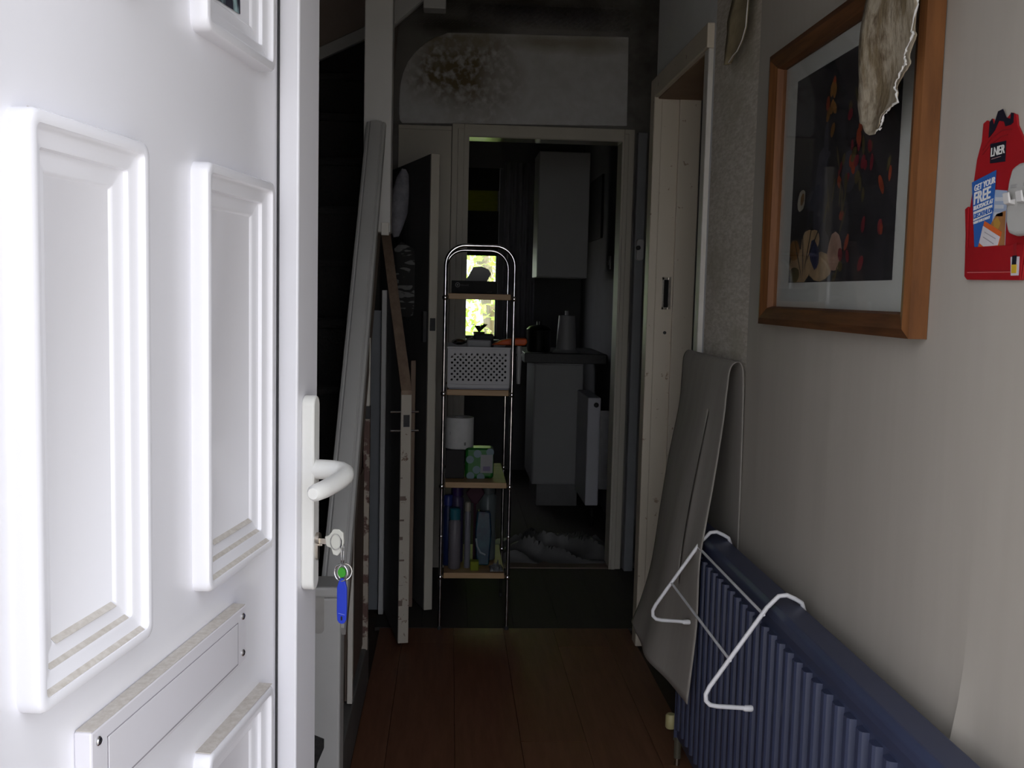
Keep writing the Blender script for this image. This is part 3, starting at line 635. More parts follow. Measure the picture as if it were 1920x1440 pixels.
wm=torn('torn_wallpaper','mouldy torn wallpaper strip hanging down over the framed picture',left,right,papermould,lambda u,v,y,z:.66+.010*math.sin(u*3.1)+.006*math.sin(v*9+u*3)+(.05*max(0,(z-1.80)/.13)),12,.0014)
make('torn_edge', MB().tube([(.6585,y+random.uniform(-.001,.002),z) for y,z in right[1:]],[.0006+.0016*random.random() for _ in right[1:]],6), whitepaper, wm)
left=[(2.665,2.13),(2.626,2.058),(2.612,1.975),(2.625,1.93),(2.631,1.897)]
right=[(2.43,2.13),(2.428,2.003),(2.437,1.944),(2.465,1.919),(2.504,1.903),(2.54,1.900),(2.579,1.892)]
wm2=torn('torn_wallpaper','narrow torn wallpaper strip hanging high above the bare plaster near the doorway',left,right,mat('yellowed_paper',(.34,.28,.17),.9,col2=(.26,.21,.12),scale=14,bump=.003,bscale=30),lambda u,v,y,z:.69+.02*math.sin(u*3.1)*.6+(.03*max(0,(z-2.0)/.13)),8,.0012)
make('torn_edge', MB().tube([(.688,y,z) for y,z in right[1:]],.0012,6), whitepaper, wm2)
# long sheet folded over and hanging into the hall
prof_far=[(W-.006,.55),(W-.008,.8),(W-.010,1.0),(W-.012,1.10),(W-.016,1.135),(W-.026,1.146),(.690,1.125),(.684,1.06),(.677,.981),(.650,.837),(.627,.675),(.606,.513),(.577,.398),(.548,.322)]
prof_near=[(W-.006,.55),(W-.006,.80),(W-.008,1.0),(W-.010,1.09),(W-.014,1.130),(.705,1.146),(.686,1.130),(.679,1.07),(.674,1.0),(.657,.854),(.642,.747),(.629,.639),(.628,.48),(.612,.282)]
def prow(pl,q):
    n=len(pl)-1; i=min(int(q*n),n-1); f=q*n-i
    p0=pl[max(i-1,0)];p1=pl[i];p2=pl[i+1];p3=pl[min(i+2,n)]
    return tuple(.5*((2*p1[k])+(-p0[k]+p2[k])*f+(2*p0[k]-5*p1[k]+4*p2[k]-p3[k])*f*f+(-p0[k]+3*p1[k]-3*p2[k]+p3[k])*f**3) for k in (0,1))
def drape(u,v,side=0):
    a=prow(prof_far,v); b=prow(prof_near,v); hang=max(0,(v-.45)/.55)
    k=1-.030*min(1,hang*1.6)          # near edge hangs clear of the radiator front
    nb=(b[0]*k, 2.43*k, 1.3-(1.3-b[1])*k)
    x=a[0]+(nb[0]-a[0])*u; z=a[1]+(nb[2]-a[1])*u; y=2.955+(nb[1]-2.955)*u
    x+=hang*(1-u)*(.016*math.sin(u*7+1.0)+.006*math.sin(u*15+v*3))-.010*hang*math.sin(math.pi*u)
    if side:
        q=math.sin(max(0,min(1,(v-.60)/.27))*math.pi); x-=.006*side*q; y-=.006*side*q
    return (x,y,z)
dr=thing('peeled_wallpaper','long wallpaper sheet folded over and hanging into the hall beside the radiator','wallpaper',(W,2.7,.28))
mb=MB().grid(lambda u,v:drape(.72*u,v,0),22,90).grid(lambda u,v:drape(.72+.28*u,v,max(0,1-u*3)),10,90)
o=make('paper_sheet', mb, paperback, dr, smooth=True)
import bmesh
bm=bmesh.new(); bm.from_mesh(o.data); bmesh.ops.remove_doubles(bm,verts=bm.verts,dist=.0002); bm.to_mesh(o.data); bm.free()
for p in o.data.polygons: p.use_smooth=True
md=o.modifiers.new('solid','SOLIDIFY'); md.thickness=.0009; md.offset=0

# rucksack shaped card
t=thing('rucksack_card','flat red rucksack shaped card stuck on the right wall holding leaflets','wall card',(W,1.33,1.33))
XC=W-.0055
bp=[(1.404,1.433),(1.398,1.397),(1.394,1.339),(1.386,1.334),(1.254,1.332),(1.25,1.36),(1.25,1.45),(1.262,1.495),(1.272,1.51),(1.278,1.519),(1.288,1.531),(1.292,1.545),(1.305,1.550),(1.315,1.545),(1.325,1.548),(1.345,1.540),(1.351,1.550),(1.358,1.546),(1.366,1.550),(1.375,1.547),(1.376,1.523),(1.386,1.499),(1.391,1.467),(1.396,1.436)]
make('card_body', MB().prism([(XC,y,z) for y,z in bp],(.0028,0,0)), red, t, bevel=.0005, seg=1)
def sticker(name,pl,m,d,par=t,th=.0005): return make(name, MB().prism([(XC-d,y,z) for y,z in pl],(th,0,0)), m, par)
sticker('top_handle',[(1.345,1.541),(1.337,1.557),(1.325,1.558),(1.315,1.545),(1.303,1.541),(1.303,1.534),(1.316,1.534),(1.3205,1.541),(1.333,1.544),(1.342,1.533),(1.354,1.526),(1.357,1.531)],navy,.0008)
sticker('strap',[(1.357,1.546),(1.351,1.550),(1.345,1.540),(1.346,1.531),(1.357,1.525)],navy,.0007)
sticker('strap',[(1.305,1.550),(1.298,1.548),(1.298,1.536),(1.305,1.534)],navy,.0007)
sticker('seam',[(1.372,1.512),(1.35,1.525),(1.325,1.531),(1.30,1.529),(1.30,1.5275),(1.325,1.5293),(1.349,1.5234),(1.371,1.510)],redd,.0006)
sticker('seam',[(1.372,1.505),(1.35,1.517),(1.325,1.523),(1.31,1.523),(1.31,1.5217),(1.325,1.5215),(1.35,1.5155),(1.371,1.5035)],redd,.0006)
pk=sticker('pocket',[(1.404,1.433),(1.396,1.436),(1.394,1.40),(1.393,1.379),(1.25,1.377),(1.254,1.332),(1.386,1.334),(1.394,1.339),(1.398,1.397)],plain('red_card_pocket',(.33,.011,.016),.45),.0030,th=.002)
sticker('zip_line',[(1.386,1.3445),(1.275,1.3430),(1.275,1.3422),(1.386,1.3435)],plain('pink_line',(.6,.15,.15)),.0034)
sticker('zip_line',[(1.386,1.3465),(1.275,1.3450),(1.275,1.3430),(1.386,1.3445)],redd,.0033)
pa=sticker('patch',[(1.351,1.516),(1.312,1.515),(1.311,1.488),(1.349,1.490)],navy,.0008)
textmesh('lettering','LNER',.0145,whitepaper,t,(XC-.0013,1.3475,1.4985),(0,-1,.02),(0,0,1.15),bold=.0001,ls=1.0)
sticker('underline',[(1.345,1.4955),(1.322,1.4962),(1.322,1.4956),(1.345,1.4948)],plain('line_grey',(.5,.3,.3)),.0012)
lf=sticker('blue_leaflet',[(1.392,1.469),(1.330,1.479),(1.3305,1.433),(1.335,1.378),(1.374,1.378)],blue,.0018)
sl_=(0,-1,.13)
for txt,sz,y,z,b_ in (('GET YOUR',.0112,1.3835,1.4555,.00015),('FREE',.0215,1.3835,1.4375,.0006),('RUCKSACK AT',.0076,1.382,1.4295,.0001)):
    textmesh('lettering',txt,sz,whitepaper,t,(XC-.0022,y,z),sl_,(0,0,1.08),bold=b_*.6,ls=.98)
sticker('white_label',[(1.382,1.4275),(1.3335,1.4338),(1.3335,1.4225),(1.381,1.4150)],whitepaper,.0021)
textmesh('lettering','DECATHLON',.0088,plain('letter_blue',(.03,.12,.42)),t,(XC-.0026,1.3795,1.4178),sl_,(0,0,1.05),bold=.00012,ls=.93)
textmesh('lettering','WITH THIS LEAFLET',.0052,whitepaper,t,(XC-.0022,1.3805,1.4102),sl_,(0,0,1),ls=.93)
sticker('photo_leaflet',[(1.3295,1.453),(1.300,1.449),(1.297,1.378),(1.335,1.378)],skyb,.0014)
sticker('photo_area',[(1.3345,1.408),(1.322,1.420),(1.300,1.423),(1.297,1.378),(1.334,1.378)],brownp,.0019)
for q in range(3): sticker('print_line',[(1.3275,1.443-.010*q),(1.306,1.441-.010*q),(1.306,1.436-.010*q),(1.3275,1.438-.010*q)],plain('dim_white_%d'%q,(.55,.58,.62)),.0019)
sticker('photo_detail',[(1.328,1.412),(1.318,1.416),(1.310,1.408),(1.314,1.400),(1.325,1.402)],plain('ochre',(.45,.25,.05)),.0022)
tk=sticker('train_ticket',[(1.350,1.413),(1.305,1.396),(1.311,1.378),(1.363,1.378)],orange,.0026)
sticker('ticket_face',[(1.3525,1.4065),(1.3075,1.3895),(1.312,1.3785),(1.348,1.3785),(1.3595,1.384)],paper,.0030)
for a,b in (((1.347,1.3985),(1.318,1.388)),((1.350,1.392),(1.322,1.3815))):
    sticker('print_line',[(a[0],a[1]),(b[0],b[1]),(b[0],b[1]-.0012),(a[0],a[1]-.0012)],plain('pencil%d'%int(a[1]*1e4),(.35,.33,.36)),.0033)
zp=sticker('zip_puller',[(1.277,1.362),(1.257,1.362),(1.256,1.338),(1.274,1.338)],plain('puller_white',(.6,.55,.6)),.0038)
sticker('puller_black',[(1.2725,1.3635),(1.2625,1.3635),(1.2625,1.352),(1.2725,1.352)],navy,.0042)
sticker('puller_yellow',[(1.2735,1.352),(1.2610,1.352),(1.2610,1.341),(1.2720,1.341)],yellow,.0042)
sticker('puller_cord',[(1.273,1.378),(1.266,1.380),(1.264,1.3635),(1.270,1.3635)],redd,.0038)
# white hook rack
t=thing('hook_rack','white plastic hook rack stuck over the red rucksack card','wall hooks',(W,1.24,1.385))
XB=W-.0085
out=[(1.275,1.44),(1.272,1.458),(1.266,1.474),(1.25,1.478),(1.17,1.478),(1.15,1.474),(1.143,1.46),(1.143,1.41),(1.15,1.395),(1.17,1.389),(1.25,1.387),(1.266,1.391),(1.273,1.407)]
hookm=mat('hook_plastic',(.44,.435,.415),.4,col2=(.42,.415,.395),scale=9)
make('hook_base', MB().prism([(XB,y,z) for y,z in out],(-.014,0,0)), hookm, t, bevel=.005, seg=3, smooth=True)
for yc in (1.258,1.229,1.199,1.169):
    make('hook', MB().prism([(XB-.0135,yc+.007,1.426),(XB-.022,yc+.007,1.428),(XB-.0245,yc+.007,1.441),(XB-.0222,yc+.007,1.442),(XB-.0195,yc+.007,1.432),(XB-.0135,yc+.007,1.434)],(0,-.014,0)), mat('hook_tip',(.62,.61,.60),.4,col2=(.6,.59,.58),scale=9), t, bevel=.0015)
    make('hook_recess', B((XB-.0146,yc-.008,1.448),(XB-.0135,yc+.006,1.452)), mat('hook_slot',(.35,.34,.33),.7,col2=(.3,.3,.3),scale=9), t)

# ------------------------------------------------------------------ hall radiator
t=thing('radiator','dark blue fluted panel radiator along the right wall','radiator',(.66,1.8,.09))
RY0,RY1=1.0,2.645
mb=MB().prism([(.690,RY0,.10),(.640,RY0,.10),(.640,RY0,.66),(.634,RY0,.682),(.634,RY0,.698),(.642,RY0,.708),(.690,RY0,.710)],(0,RY1-RY0,0))
make('radiator_body', mb, radblue, t, bevel=.003)
rb=MB().prism([(.642,0,.125),(.6305,.004,.13),(.628,.009,.134),(.628,.021,.134),(.6305,.026,.13),(.642,.030,.125)],(0,0,.53))
# flutes: shared mesh
n_r=int((RY1-RY0)/.0482)
first=None
for i in range(n_r):
    y=RY1-.020-.0482*(i+1)+.012
    if first is None:
        mbf=MB()
        sec=[(.642,0),(.6300,.004),(.6270,.009),(.6270,.021),(.6300,.026),(.642,.030)]
        mbf.prism([(x,yy,.14) for x,yy in sec],(0,0,.515))
        mbf.v=[(p[0],p[1]+y,p[2]) for p in mbf.v]
        first=make('flute', mbf, radblue, t); y_first=y
    else:
        o=first.copy(); C.objects.link(o); o.parent=t; o.location=(0,y-y_first,0)
make('end_cap', B((.632,RY1-.003,.10),(.692,RY1,.706)), radblue, t)
v=make('valve', MB().lathe([(.010,0),(.010,.05),(.014,.052),(.014,.075)],(.655,2.69,.02),12).tube([(.655,2.69,.10),(.655,2.64,.14)],.008,8), mat('dark_brass',(.10,.09,.06),.5,col2=(.08,.07,.05),scale=9), t, smooth=True)
make('valve_cap', MB().lathe([(.012,0),(.015,.004),(.015,.035),(.011,.040)],(.628,2.67,.115),14), mat('valve_cap',(.40,.36,.18),.5,col2=(.36,.32,.15),scale=9), v, smooth=True)
for yy in (1.2,2.4): make('bracket', B((.690,yy,.15),(.7285,yy+.03,.6)), steel, t)
make('pipe', MB().tube([(.655,2.69,-.01),(.655,2.69,.03)],.0075,10), nickel, t, smooth=True)
# clothes airer hooked over it
t=thing('radiator_airer','white wire airer frame hooked over the blue radiator','airer',(.6,2.14,.5))
def wire(y): return [(.691,y,.655),(.691,y,.700),(.686,y,.714),(.672,y,.722),(.656,y,.729),(.640,y,.727),(.618,y,.703),(.548,y,.599),(.512,y,.545),(.505,y,.530),(.506,y,.517),(.514,y,.509),(.528,y,.506),(.588,y,.502)]
for y in (2.40,1.88):
    s_=make('side_wire', MB().tube([(x+.004,yy,z+.002) if i<6 else (x+.004,yy,z+.003) for i,(x,yy,z) in enumerate(wire(y))],.0045,10), wirew, t, smooth=True)
    make('end_tip', MB().lathe([(.0045,-.004),(.0062,0),(.0066,.012),(.005,.015)],(.588,y,.5045),10,'x'), wirew, s_, smooth=True)
for x,z in ((.611,.690),(.549,.599)):
    make('crossbar', MB().tube([(x+.004,1.875,z+.003),(x+.004,2.405,z+.003)],.0030,8), wirew, t, smooth=True)

# ------------------------------------------------------------------ chrome shelf tower
t=thing('shelf_tower','tall narrow chrome shelf tower with four wooden shelves in the hall','shelf unit',(.11,4.04,0))
SX0,SX1=-.020,.239; SYF,SYB=3.825,4.265; ZTOP=1.474
def hoop(y):
    r=.075; p=[(SX0,y,0),(SX0,y,.4),(SX0,y,.9),(SX0,y,ZTOP-r)]
    for i in range(1,9):
        a=math.pi-math.pi/2*i/8; p.append((SX0+r+r*math.cos(a),y,ZTOP-r+r*math.sin(a)))
    for i in range(0,9):
        a=math.pi/2-math.pi/2*i/8; p.append((SX1-r+r*math.cos(a),y,ZTOP-r+r*math.sin(a)))
    return p+[(SX1,y,.9),(SX1,y,.4),(SX1,y,0)]
for y in (SYF,SYB): make('hoop', MB().tube(hoop(y),.0072,12), chrome, t, smooth=True)
SH=[1.284,.921,.566,.213]
for z in SH:
    make('shelf', B((SX0+.012,SYF-.004,z-.011),(SX1-.012,SYB+.004,z+.011)), beech, t, bevel=.002)
    for x in (SX0,SX1):
        for y in (SYF,SYB):
            make('joint', MB().sphere((x,y,z-.006),.0118,14,10), chromeb, t, smooth=True)
for x in (SX0,SX1): 
    make('joint', MB().sphere((x,SYF,.366),.0088,12,8), chromeb, t, smooth=True)
    for y in (SYF,SYB): make('rubber_foot', MB().lathe([(.009,0),(.009,.012),(.0075,.014)],(x,y,0),12), rubber, t)
# top shelf items
bx=thing('black_box','small black printed box on the top shelf of the chrome tower','box',(.09,3.93,1.295))
make('carton', B((.003,3.88,1.295),(.174,4.02,1.343)), black, bx, bevel=.0015)
gpr=plain('grey_print',(.16,.16,.16),.6)
make('round_logo', MB().tube([(.026+.008*math.cos(a),3.8793,1.327+.008*math.sin(a)) for a in [2*math.pi*i/20 for i in range(20)]],.0016,6,closed=True).lathe([(.0035,0),(.0035,-.0006)],(.026,3.8797,1.327),10,'y'), gpr, bx)
mbp=MB()
for i in range(6): mbp.box((.038+.0052*i,3.8794,1.3235),(.0415+.0052*i,3.88,1.3235+random.uniform(.004,.007)))
for i in range(4): mbp.box((.138+.0052*i,3.8794,1.300),(.1415+.0052*i,3.88,1.300+random.uniform(.003,.005)))
make('faint_print', mbp, plain('dim_print',(.05,.05,.05),.7), bx)
tag(make('folded_paper', MB().prism([(.055,4.07,1.296),(.055,4.07,1.345),(.072,4.07,1.367),(.088,4.07,1.400),(.122,4.07,1.404),(.150,4.07,1.392),(.160,4.07,1.374),(.144,4.07,1.345),(.144,4.07,1.296)],(0,.03,0)), mat('grey_paper',(.28,.28,.28),.8,col2=(.24,.24,.24),scale=8), bevel=.002),'grey folded card standing behind the black box on the top shelf','card')
# basket
bk=thing('storage_basket','white perforated plastic basket on the second shelf of the chrome tower','basket',(.112,3.99,.933))
bw=mat('basket_white',(.37,.37,.39),.5,col2=(.34,.34,.36),scale=8)
BX0,BX1,BZ0,BZ1=-.006,.229,.940,1.092
# perforated front: grid of cells with square holes in lower rows
def perf(x0,x1,z0,z1,y,nx,nz,hole):
    mb=MB(); dx=(x1-x0)/nx; dz=(z1-z0)/nz
    for j in range(nz):
        for i in range(nx):
            a0=x0+i*dx; b0=z0+j*dz; a1=a0+dx; b1=b0+dz
            if (i+j)%2==0 and 1<=j<nz-2 and 0<i<nx-1:
                h=hole*dx; cx=(a0+a1)/2; cz=(b0+b1)/2; n=8
                o=[(a0,b0),(cx,b0),(a1,b0),(a1,cz),(a1,b1),(cx,b1),(a0,b1),(a0,cz)]
                q=[(cx+h*math.cos(math.radians(225+45*k)),cz+h*math.sin(math.radians(225+45*k))) for k in range(8)]
                mb.add([(p[0],y,p[1]) for p in o]+[(p[0],y,p[1]) for p in q],[(k,(k+1)%8,8+(k+1)%8,8+k) for k in range(8)])
            else: mb.add([(a0,y,b0),(a1,y,b0),(a1,y,b1),(a0,y,b1)],[(0,1,2,3)])
    return mb
make('front_wall', perf(BX0,BX1,BZ0+.012,BZ1,3.842,22,13,.42), bw, bk, solid=.0025)
make('back_wall', perf(BX0,BX1,BZ0+.012,BZ1,4.13,22,13,.42), bw, bk, solid=.0025)
make('side_wall', B((BX0-.001,3.842,BZ0),(BX0+.001,4.13,BZ1)), bw, bk); make('side_wall', B((BX1-.001,3.842,BZ0),(BX1+.001,4.13,BZ1)), bw, bk)
make('base', B((BX0,3.842,BZ0-.004),(BX1,4.13,BZ0+.012)), bw, bk, bevel=.002)
make('rim', MB().box((BX0-.004,3.838,BZ1-.006),(BX1+.004,3.845,BZ1+.002)).box((BX0-.004,4.127,BZ1-.006),(BX1+.004,4.134,BZ1+.002)), bw, bk, bevel=.001)
tag(make('magazine', B((.0,3.834,.9325),(.228,4.12,.936)), plain('magazine_grey',(.25,.25,.3),.5)),'thin grey magazine lying under the white basket','magazine')
tg=thing('orange_tool','orange plastic tool lying across the top of the white basket','tool',(.22,3.93,1.09))
make('handle', MB().prism([(.16,3.90,1.099),(.20,3.90,1.118),(.235,3.90,1.125),(.296,3.90,1.128),(.300,3.90,1.112),(.292,3.90,1.099)],(0,.06,0)), plain('orange_red_plastic',(.50,.075,.01),.45), tg, bevel=.006)
make('white_neck', MB().lathe([(.012,0),(.012,.018),(.009,.03)],(.270,3.93,1.066),12).lathe([(.005,-.012),(.005,.004)],(.270,3.93,1.066),8).lathe([(.007,-.118),(.008,-.11),(.011,-.014),(.010,-.010)],(.270,3.93,1.066),12).box((.262,3.928,1.0),(.278,3.932,1.07)), kitwhite, tg, smooth=True)
tag(make('basket_dark_fill', B((.004,3.868,.953),(.219,4.11,1.035)), plain('fill_dark',(.02,.02,.022),.9), bevel=.012),'dark block added in the white basket to darken its lower holes','cloth')  # added filler so the basket's lower holes look dark
tag(make('steel_spoon', MB().sphere((.035,3.93,1.108),(.028,.03,.012),14,8).tube([(.05,3.93,1.105),(.075,3.93,1.118),(.088,3.93,1.125)],.006,8), steel, smooth=True),'dark shiny metal ladle lying in the white basket','utensil')
tag(make('grey_pouch', B((.066,3.90,1.036),(.158,3.97,1.118)), plain('grey_pouch',(.26,.26,.27),.6), bevel=.006),'grey flat pouch standing in the white basket','pouch')
tag(make('kitchen_scourer', B((.095,4.04,1.036),(.175,4.10,1.135)), plain('dark_pack',(.03,.03,.035),.6), bevel=.008),'dark packet standing at the back of the white basket','packet')
# third shelf
rl=thing('paper_roll','white paper roll standing on a dark box on the third shelf','paper roll',(.045,3.96,.689))
make('roll', MB().lathe([(.018,.117),(.018,.120),(.054,.122),(.056,.119),(.056,.003),(.054,0)],(.045,3.965,.689),32), mat('tissue',(.46,.46,.46),.9,col2=(.42,.42,.42),scale=20,bump=.001,bscale=80), rl, smooth=True)
make('printed_mark', MB().box((.008,3.922,.745),(.014,3.926,.757)).box((.063,3.911,.705),(.070,3.915,.717)), gpr, rl)
tag(make('dark_box', B((-.008,3.90,.577),(.066,4.03,.689)), plain('dark_box_card',(.014,.013,.014),.6), bevel=.003),'dark cardboard box under the paper roll on the third shelf','box')
gp=thing('tissue_pack','green polka dot tissue pack on the third shelf of the chrome tower','tissue pack',(.125,3.93,.577))
make('wrapper', B((.068,3.90,.577),(.180,3.99,.696)), plain('green_wrap',(.008,.11,.014),.35), gp, bevel=.012, seg=3)
dots=[(.085,.605),(.098,.655),(.115,.618),(.122,.680),(.092,.583),(.143,.585),(.078,.640)]
for x,z in [(.087,.652),(.113,.612),(.116,.675),(.090,.588),(.130,.583),(.165,.682)]:
    make('dot', MB().lathe([(.0155,0),(.0155,-.0012)],(x,3.9002,z),16,'y'), plain('pale_blue_dot',(.12,.18,.21),.4), gp)
make('price_label', B((.128,3.8984,.600),(.176,3.9004,.672)), plain('label_white',(.24,.24,.25),.5), gp)
make('label_print', B((.138,3.8976,.608),(.166,3.8986,.626)), plain('label_purple',(.13,.11,.20),.5), gp)
# bottom shelf
def can(name,label,cat,x,y,z,r,h,m,capm,caph,capr=None,n=18,shoulder=.012):
    t=thing(name,label,cat,(x,y,z)); capr=capr or r*.95
    make('bottle_body', MB().lathe([(r*.9,0),(r,.003),(r,h-shoulder),(r*.75,h-.002),(r*.7,h)],(x,y,z),n), m, t, smooth=True)
    make('cap', MB().lathe([(capr,0),(capr,caph-.005),(capr*.8,caph)],(x,y,z+h),n), capm, t, smooth=True); return t
zb=.225
can('spray_can','white spray can with teal cap on the bottom shelf','spray can',.033,3.885,zb,.0235,.195,plain('can_white',(0.132, 0.1224, 0.1386),.4),plain('teal_cap',(0.017, 0.105, 0.138),.4),.045)
can('blue_bottle','tall blue bottle at the left end of the bottom shelf','bottle',.006,3.935,zb,.019,.24,plain('blue_bottle',(0.0102, 0.0198, 0.0726),.4),plain('blue_cap',(.02,.03,.14),.4),.04)
can('purple_bottle','lilac topped purple bottle behind the white spray can','bottle',.042,3.985,zb,.026,.27,plain('purple_bottle',(0.0432, 0.033, 0.0792),.4),plain('violet_cap',(0.03, 0.012, 0.078),.4),.045)
can('slim_bottle','slim pale grey bottle in the middle of the bottom shelf','bottle',.083,3.895,zb,.012,.225,plain('pale_bottle',(0.149, 0.149, 0.176),.4),plain('cream_cap',(.22,.20,.17),.4),.035)
can('clear_bottle','milky clear bottle at the back of the bottom shelf','bottle',.165,4.03,zb,.034,.27,plain('milky',(0.088, 0.105, 0.11),.3),plain('milky_cap',(0.072, 0.083, 0.088),.4),.04)
tag(make('plum_brush', MB().prism([(.075,3.955,.508),(.108,3.955,.552),(.126,3.955,.553),(.150,3.955,.508),(.118,3.955,.462),(.098,3.955,.47)],(0,.035,0)).box((.107,3.965,.225),(.117,3.98,.48)), plain('plum',(.035,.007,.018),.6), bevel=.004),'plum coloured diamond headed brush standing on the bottom shelf','brush')
tp=thing('teal_pack','shiny teal and blue packet on the bottom shelf','packet',(.145,3.90,zb))
make('wrapper', MB().prism([(.118,3.90,.232),(.112,3.90,.36),(.120,3.90,.448),(.172,3.90,.445),(.178,3.90,.36),(.170,3.90,.232)],(0,.04,0)), mat('teal_wrap',(.008,.055,.075),.2,col2=(.006,.012,.04),scale=16), tp, bevel=.006)
make('white_swirl', MB().tube([(.117,3.898,.34),(.122,3.898,.31),(.135,3.898,.285),(.155,3.898,.275)],.004,8), plain('swirl',(.2,.24,.27),.4), tp, smooth=True)
tag(make('green_sponge', B((.095,3.845,zb),(.128,3.885,.262)), plain('sponge_green',(.16,.19,.02),.9), bevel=.004),'small yellow green sponge at the front of the bottom shelf','sponge')
def crum(cx,cy,rx,ry,h,seed,z0=0,n=38,soft=0):
    def fn(u,v):
        x=(u-.5)*2; y=(v-.5)*2; r=math.sqrt(x*x+y*y); e=max(0,1-max(abs(x),abs(y))**3)
        k=abs(noise.noise((x*2.2,y*2.2,seed)))+.6*abs(noise.noise((x*5,y*5,seed+3)))+.3*abs(noise.noise((x*11,y*11,seed+6)))
        if soft:
            q=y*1.6+.8*x+.5*noise.noise((x*1.5,y*1.5,seed)); k=.55*(1-abs(math.sin(q*3.0)))**2+.45*abs(noise.noise((x*1.6,y*2.4,seed)))+.05*abs(noise.noise((x*6,y*6,seed)))
        jx=1+.15*noise.noise((x*2,y*2,seed+9))
        return (cx+x*rx*jx, cy+y*ry*(1+.15*noise.noise((x*2,y*2,seed+12))), z0+.002+h*e*k)
    return MB().grid(fn,n,n)
tag(make('plastic_bag', crum(.197,3.868,.026,.035,.03,4,zb), mat('clear_bag',(.14,.14,.15),.25,col2=(.10,.10,.11),scale=20), smooth=True, solid=.001),'crumpled grey plastic bag lying on the bottom shelf','bag')

# ------------------------------------------------------------------ kitchen
t=thing('base_cabinet','pale kitchen base cabinet end panel under the dark worktop','cabinet',(.66,6.4,0))
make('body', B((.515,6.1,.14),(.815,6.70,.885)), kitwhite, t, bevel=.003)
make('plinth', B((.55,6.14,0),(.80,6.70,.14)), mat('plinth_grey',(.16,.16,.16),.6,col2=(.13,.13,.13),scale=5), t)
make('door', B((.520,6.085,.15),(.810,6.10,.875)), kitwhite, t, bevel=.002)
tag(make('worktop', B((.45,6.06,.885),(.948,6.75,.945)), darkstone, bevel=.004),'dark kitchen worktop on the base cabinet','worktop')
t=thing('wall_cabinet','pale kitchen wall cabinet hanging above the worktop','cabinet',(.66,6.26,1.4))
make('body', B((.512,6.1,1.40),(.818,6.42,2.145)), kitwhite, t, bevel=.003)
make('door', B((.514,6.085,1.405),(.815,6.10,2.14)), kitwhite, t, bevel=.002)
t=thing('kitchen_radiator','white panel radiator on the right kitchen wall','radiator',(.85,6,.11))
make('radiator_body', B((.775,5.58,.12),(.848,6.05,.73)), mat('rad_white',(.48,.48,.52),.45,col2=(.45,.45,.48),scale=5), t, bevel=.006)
make('bleed_valve', MB().lathe([(.014,0),(.014,-.006),(.008,-.010)],(.822,5.581,.69),12,'y'), rubber, t)
make('valve', MB().lathe([(.012,0),(.012,.06),(.016,.07),(.016,.11)],(.815,5.57,.0),12), black, t)
make('bracket', B((.848,5.65,.2),(.95,5.68,.65)), steel, t)
pt=thing('cooking_pot','dark metal pot standing on the kitchen worktop','pot',(.55,6.25,.945))
make('pot_body', MB().lathe([(.07,0),(.075,.01),(.075,.13),(.078,.135),(.074,.137),(.070,.02)],(.55,6.25,.945),24), mat('dark_steel',(.10,.10,.10),.3,1,col2=(.08,.08,.08),scale=9), pt, smooth=True)
make('lid', MB().lathe([(.078,.138),(.06,.155),(.015,.165),(.015,.185),(.006,.19)],(.55,6.25,.945),24), mat('lid_steel',(.06,.06,.06),.35,1,col2=(.05,.05,.05),scale=9), pt, smooth=True)
tag(make('kitchen_roll', MB().lathe([(.085,0),(.075,.012),(.062,.02),(.058,.10),(.050,.225),(.02,.228),(.012,.228),(.012,.255)],(.715,6.2,.945),24), kitwhite, smooth=True),'tapered white kitchen roll on the dark worktop','kitchen roll')
tag(make('wall_picture', MB().box((.935,6.40,1.66),(.9495,6.95,2.06)), black, bevel=.004),'dark rectangular panel on the right kitchen wall','wall panel')
sw=thing('light_switch','small white switch on the right kitchen wall','switch',(.945,6.05,1.45)); make('plate', B((.940,6.02,1.455),(.9498,6.10,1.535)), kitwhite, sw, bevel=.003); make('rocker', B((.936,6.045,1.48),(.941,6.075,1.51)), kitwhite, sw, bevel=.001)
th=thing('thermostat','small white rounded control fixed on the pipe boxing beside the kitchen doorway','thermostat',(.862,4.65,1.46)); make('casing', MB().prism([(x,4.66,z) for x,z in rrect(.846,.880,1.462,1.562,.014,5)],(0,-.03,0)), offwhite, th, bevel=.004); make('dial', MB().lathe([(.010,0),(.010,-.010),(.008,-.012)],(.852,4.63,1.52),14,'y'), rubber, th)
def curt(u,v): return (.375+.23*u, KY1-.05+.018*math.sin(u*34), .98+1.25*v)
tag(make('curtain', MB().grid(curt,60,4), mat('grey_curtain',(.22,.22,.24),.9,col2=(.19,.19,.2),scale=8), smooth=True, solid=.002),'grey curtain hanging right of the kitchen window','curtain')
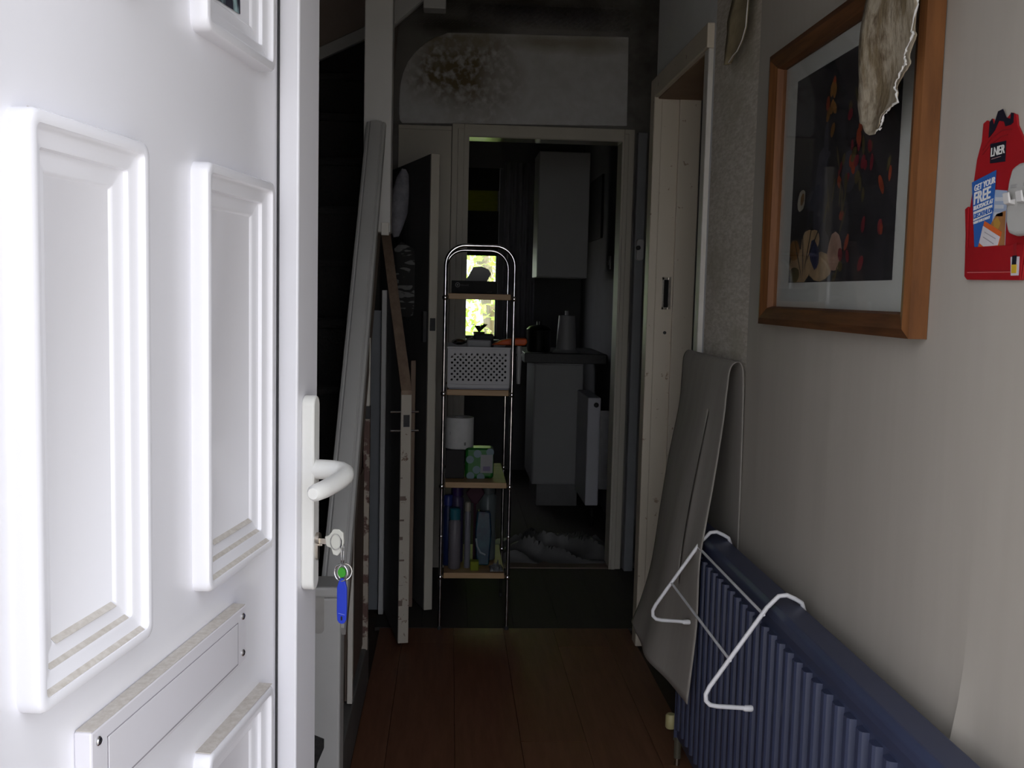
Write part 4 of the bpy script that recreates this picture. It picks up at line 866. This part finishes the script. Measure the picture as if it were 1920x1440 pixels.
tag(make('floor_sheet', crum(.55,4.99,.30,.22,.17,1.3,0,50,1), mat('crumpled_sheet',(.10,.10,.10),.55,col2=(.075,.075,.075),scale=6), smooth=True, solid=.002),'crumpled grey plastic sheet lying on the kitchen floor','sheet')
# window plant
pp=thing('potted_plant','small dark potted plant on the kitchen window sill','plant',(.21,KY1-.07,.962))
make('pot', MB().lathe([(.03,0),(.042,.05),(.042,.055),(.036,.055)],(.21,KY1-.07,.962),16), plain('plant_pot',(.10,.07,.02),.6), pp, smooth=True)
for i in range(9):
    a=i*2.4; p0=Vector((.21,KY1-.07,1.01)); e=p0+Vector((.07*math.cos(a),.03*math.sin(a),.04+.03*random.random())); md=(p0+e)/2+Vector((0,0,.03)); s=Vector((-math.sin(a),0,math.cos(a)*.4))*.008
    make('leaf', MB().add([p0-s*.3,md-s,e,md+s,p0+s*.3],[(0,1,2,3,4)]), plain('leaf_%d'%i,(.02,.04,.01),.6), pp, solid=.001)

# ------------------------------------------------------------------ garden foliage behind the kitchen window
def bush(name,label,cx,cy,rx,ry,z0,z1,n,seed):
    rnd=random.Random(seed); t=thing(name,label,'tree',(cx,cy,-.1))
    make('trunk', MB().tube([(cx,cy,-.1),(cx+.1,cy,.8),(cx-.05,cy+.1,1.8),(cx+.1,cy,z1*.8)],[.12,.09,.07,.03],8), rawwood, t)
    mb=MB()
    for _ in range(n):
        a=rnd.random()*6.283; q=rnd.random()**.5; p=Vector((cx+rx*q*math.cos(a),cy+ry*q*math.sin(a),z0+(z1-z0)*rnd.random()))
        d=Vector((rnd.gauss(0,1),rnd.gauss(0,1),rnd.gauss(-.2,.7))).normalized(); s=d.cross(Vector((rnd.gauss(0,1),rnd.gauss(0,1),1))).normalized(); L=rnd.uniform(.05,.11)
        mb.add([p,p+d*L*.5+s*L*.28,p+d*L,p+d*L*.5-s*L*.28],[(0,1,2,3)])
    o=make('foliage', mb, green, t); o['kind']='stuff'
bush('garden_tree','sunlit leafy tree outside the kitchen window, the nearer one',.35,10.2,1.3,.7,.0,3.2,7000,1)
bush('garden_tree','sunlit leafy tree further back outside the kitchen window',1.0,12.5,2.4,.8,-.05,4.5,9000,2)
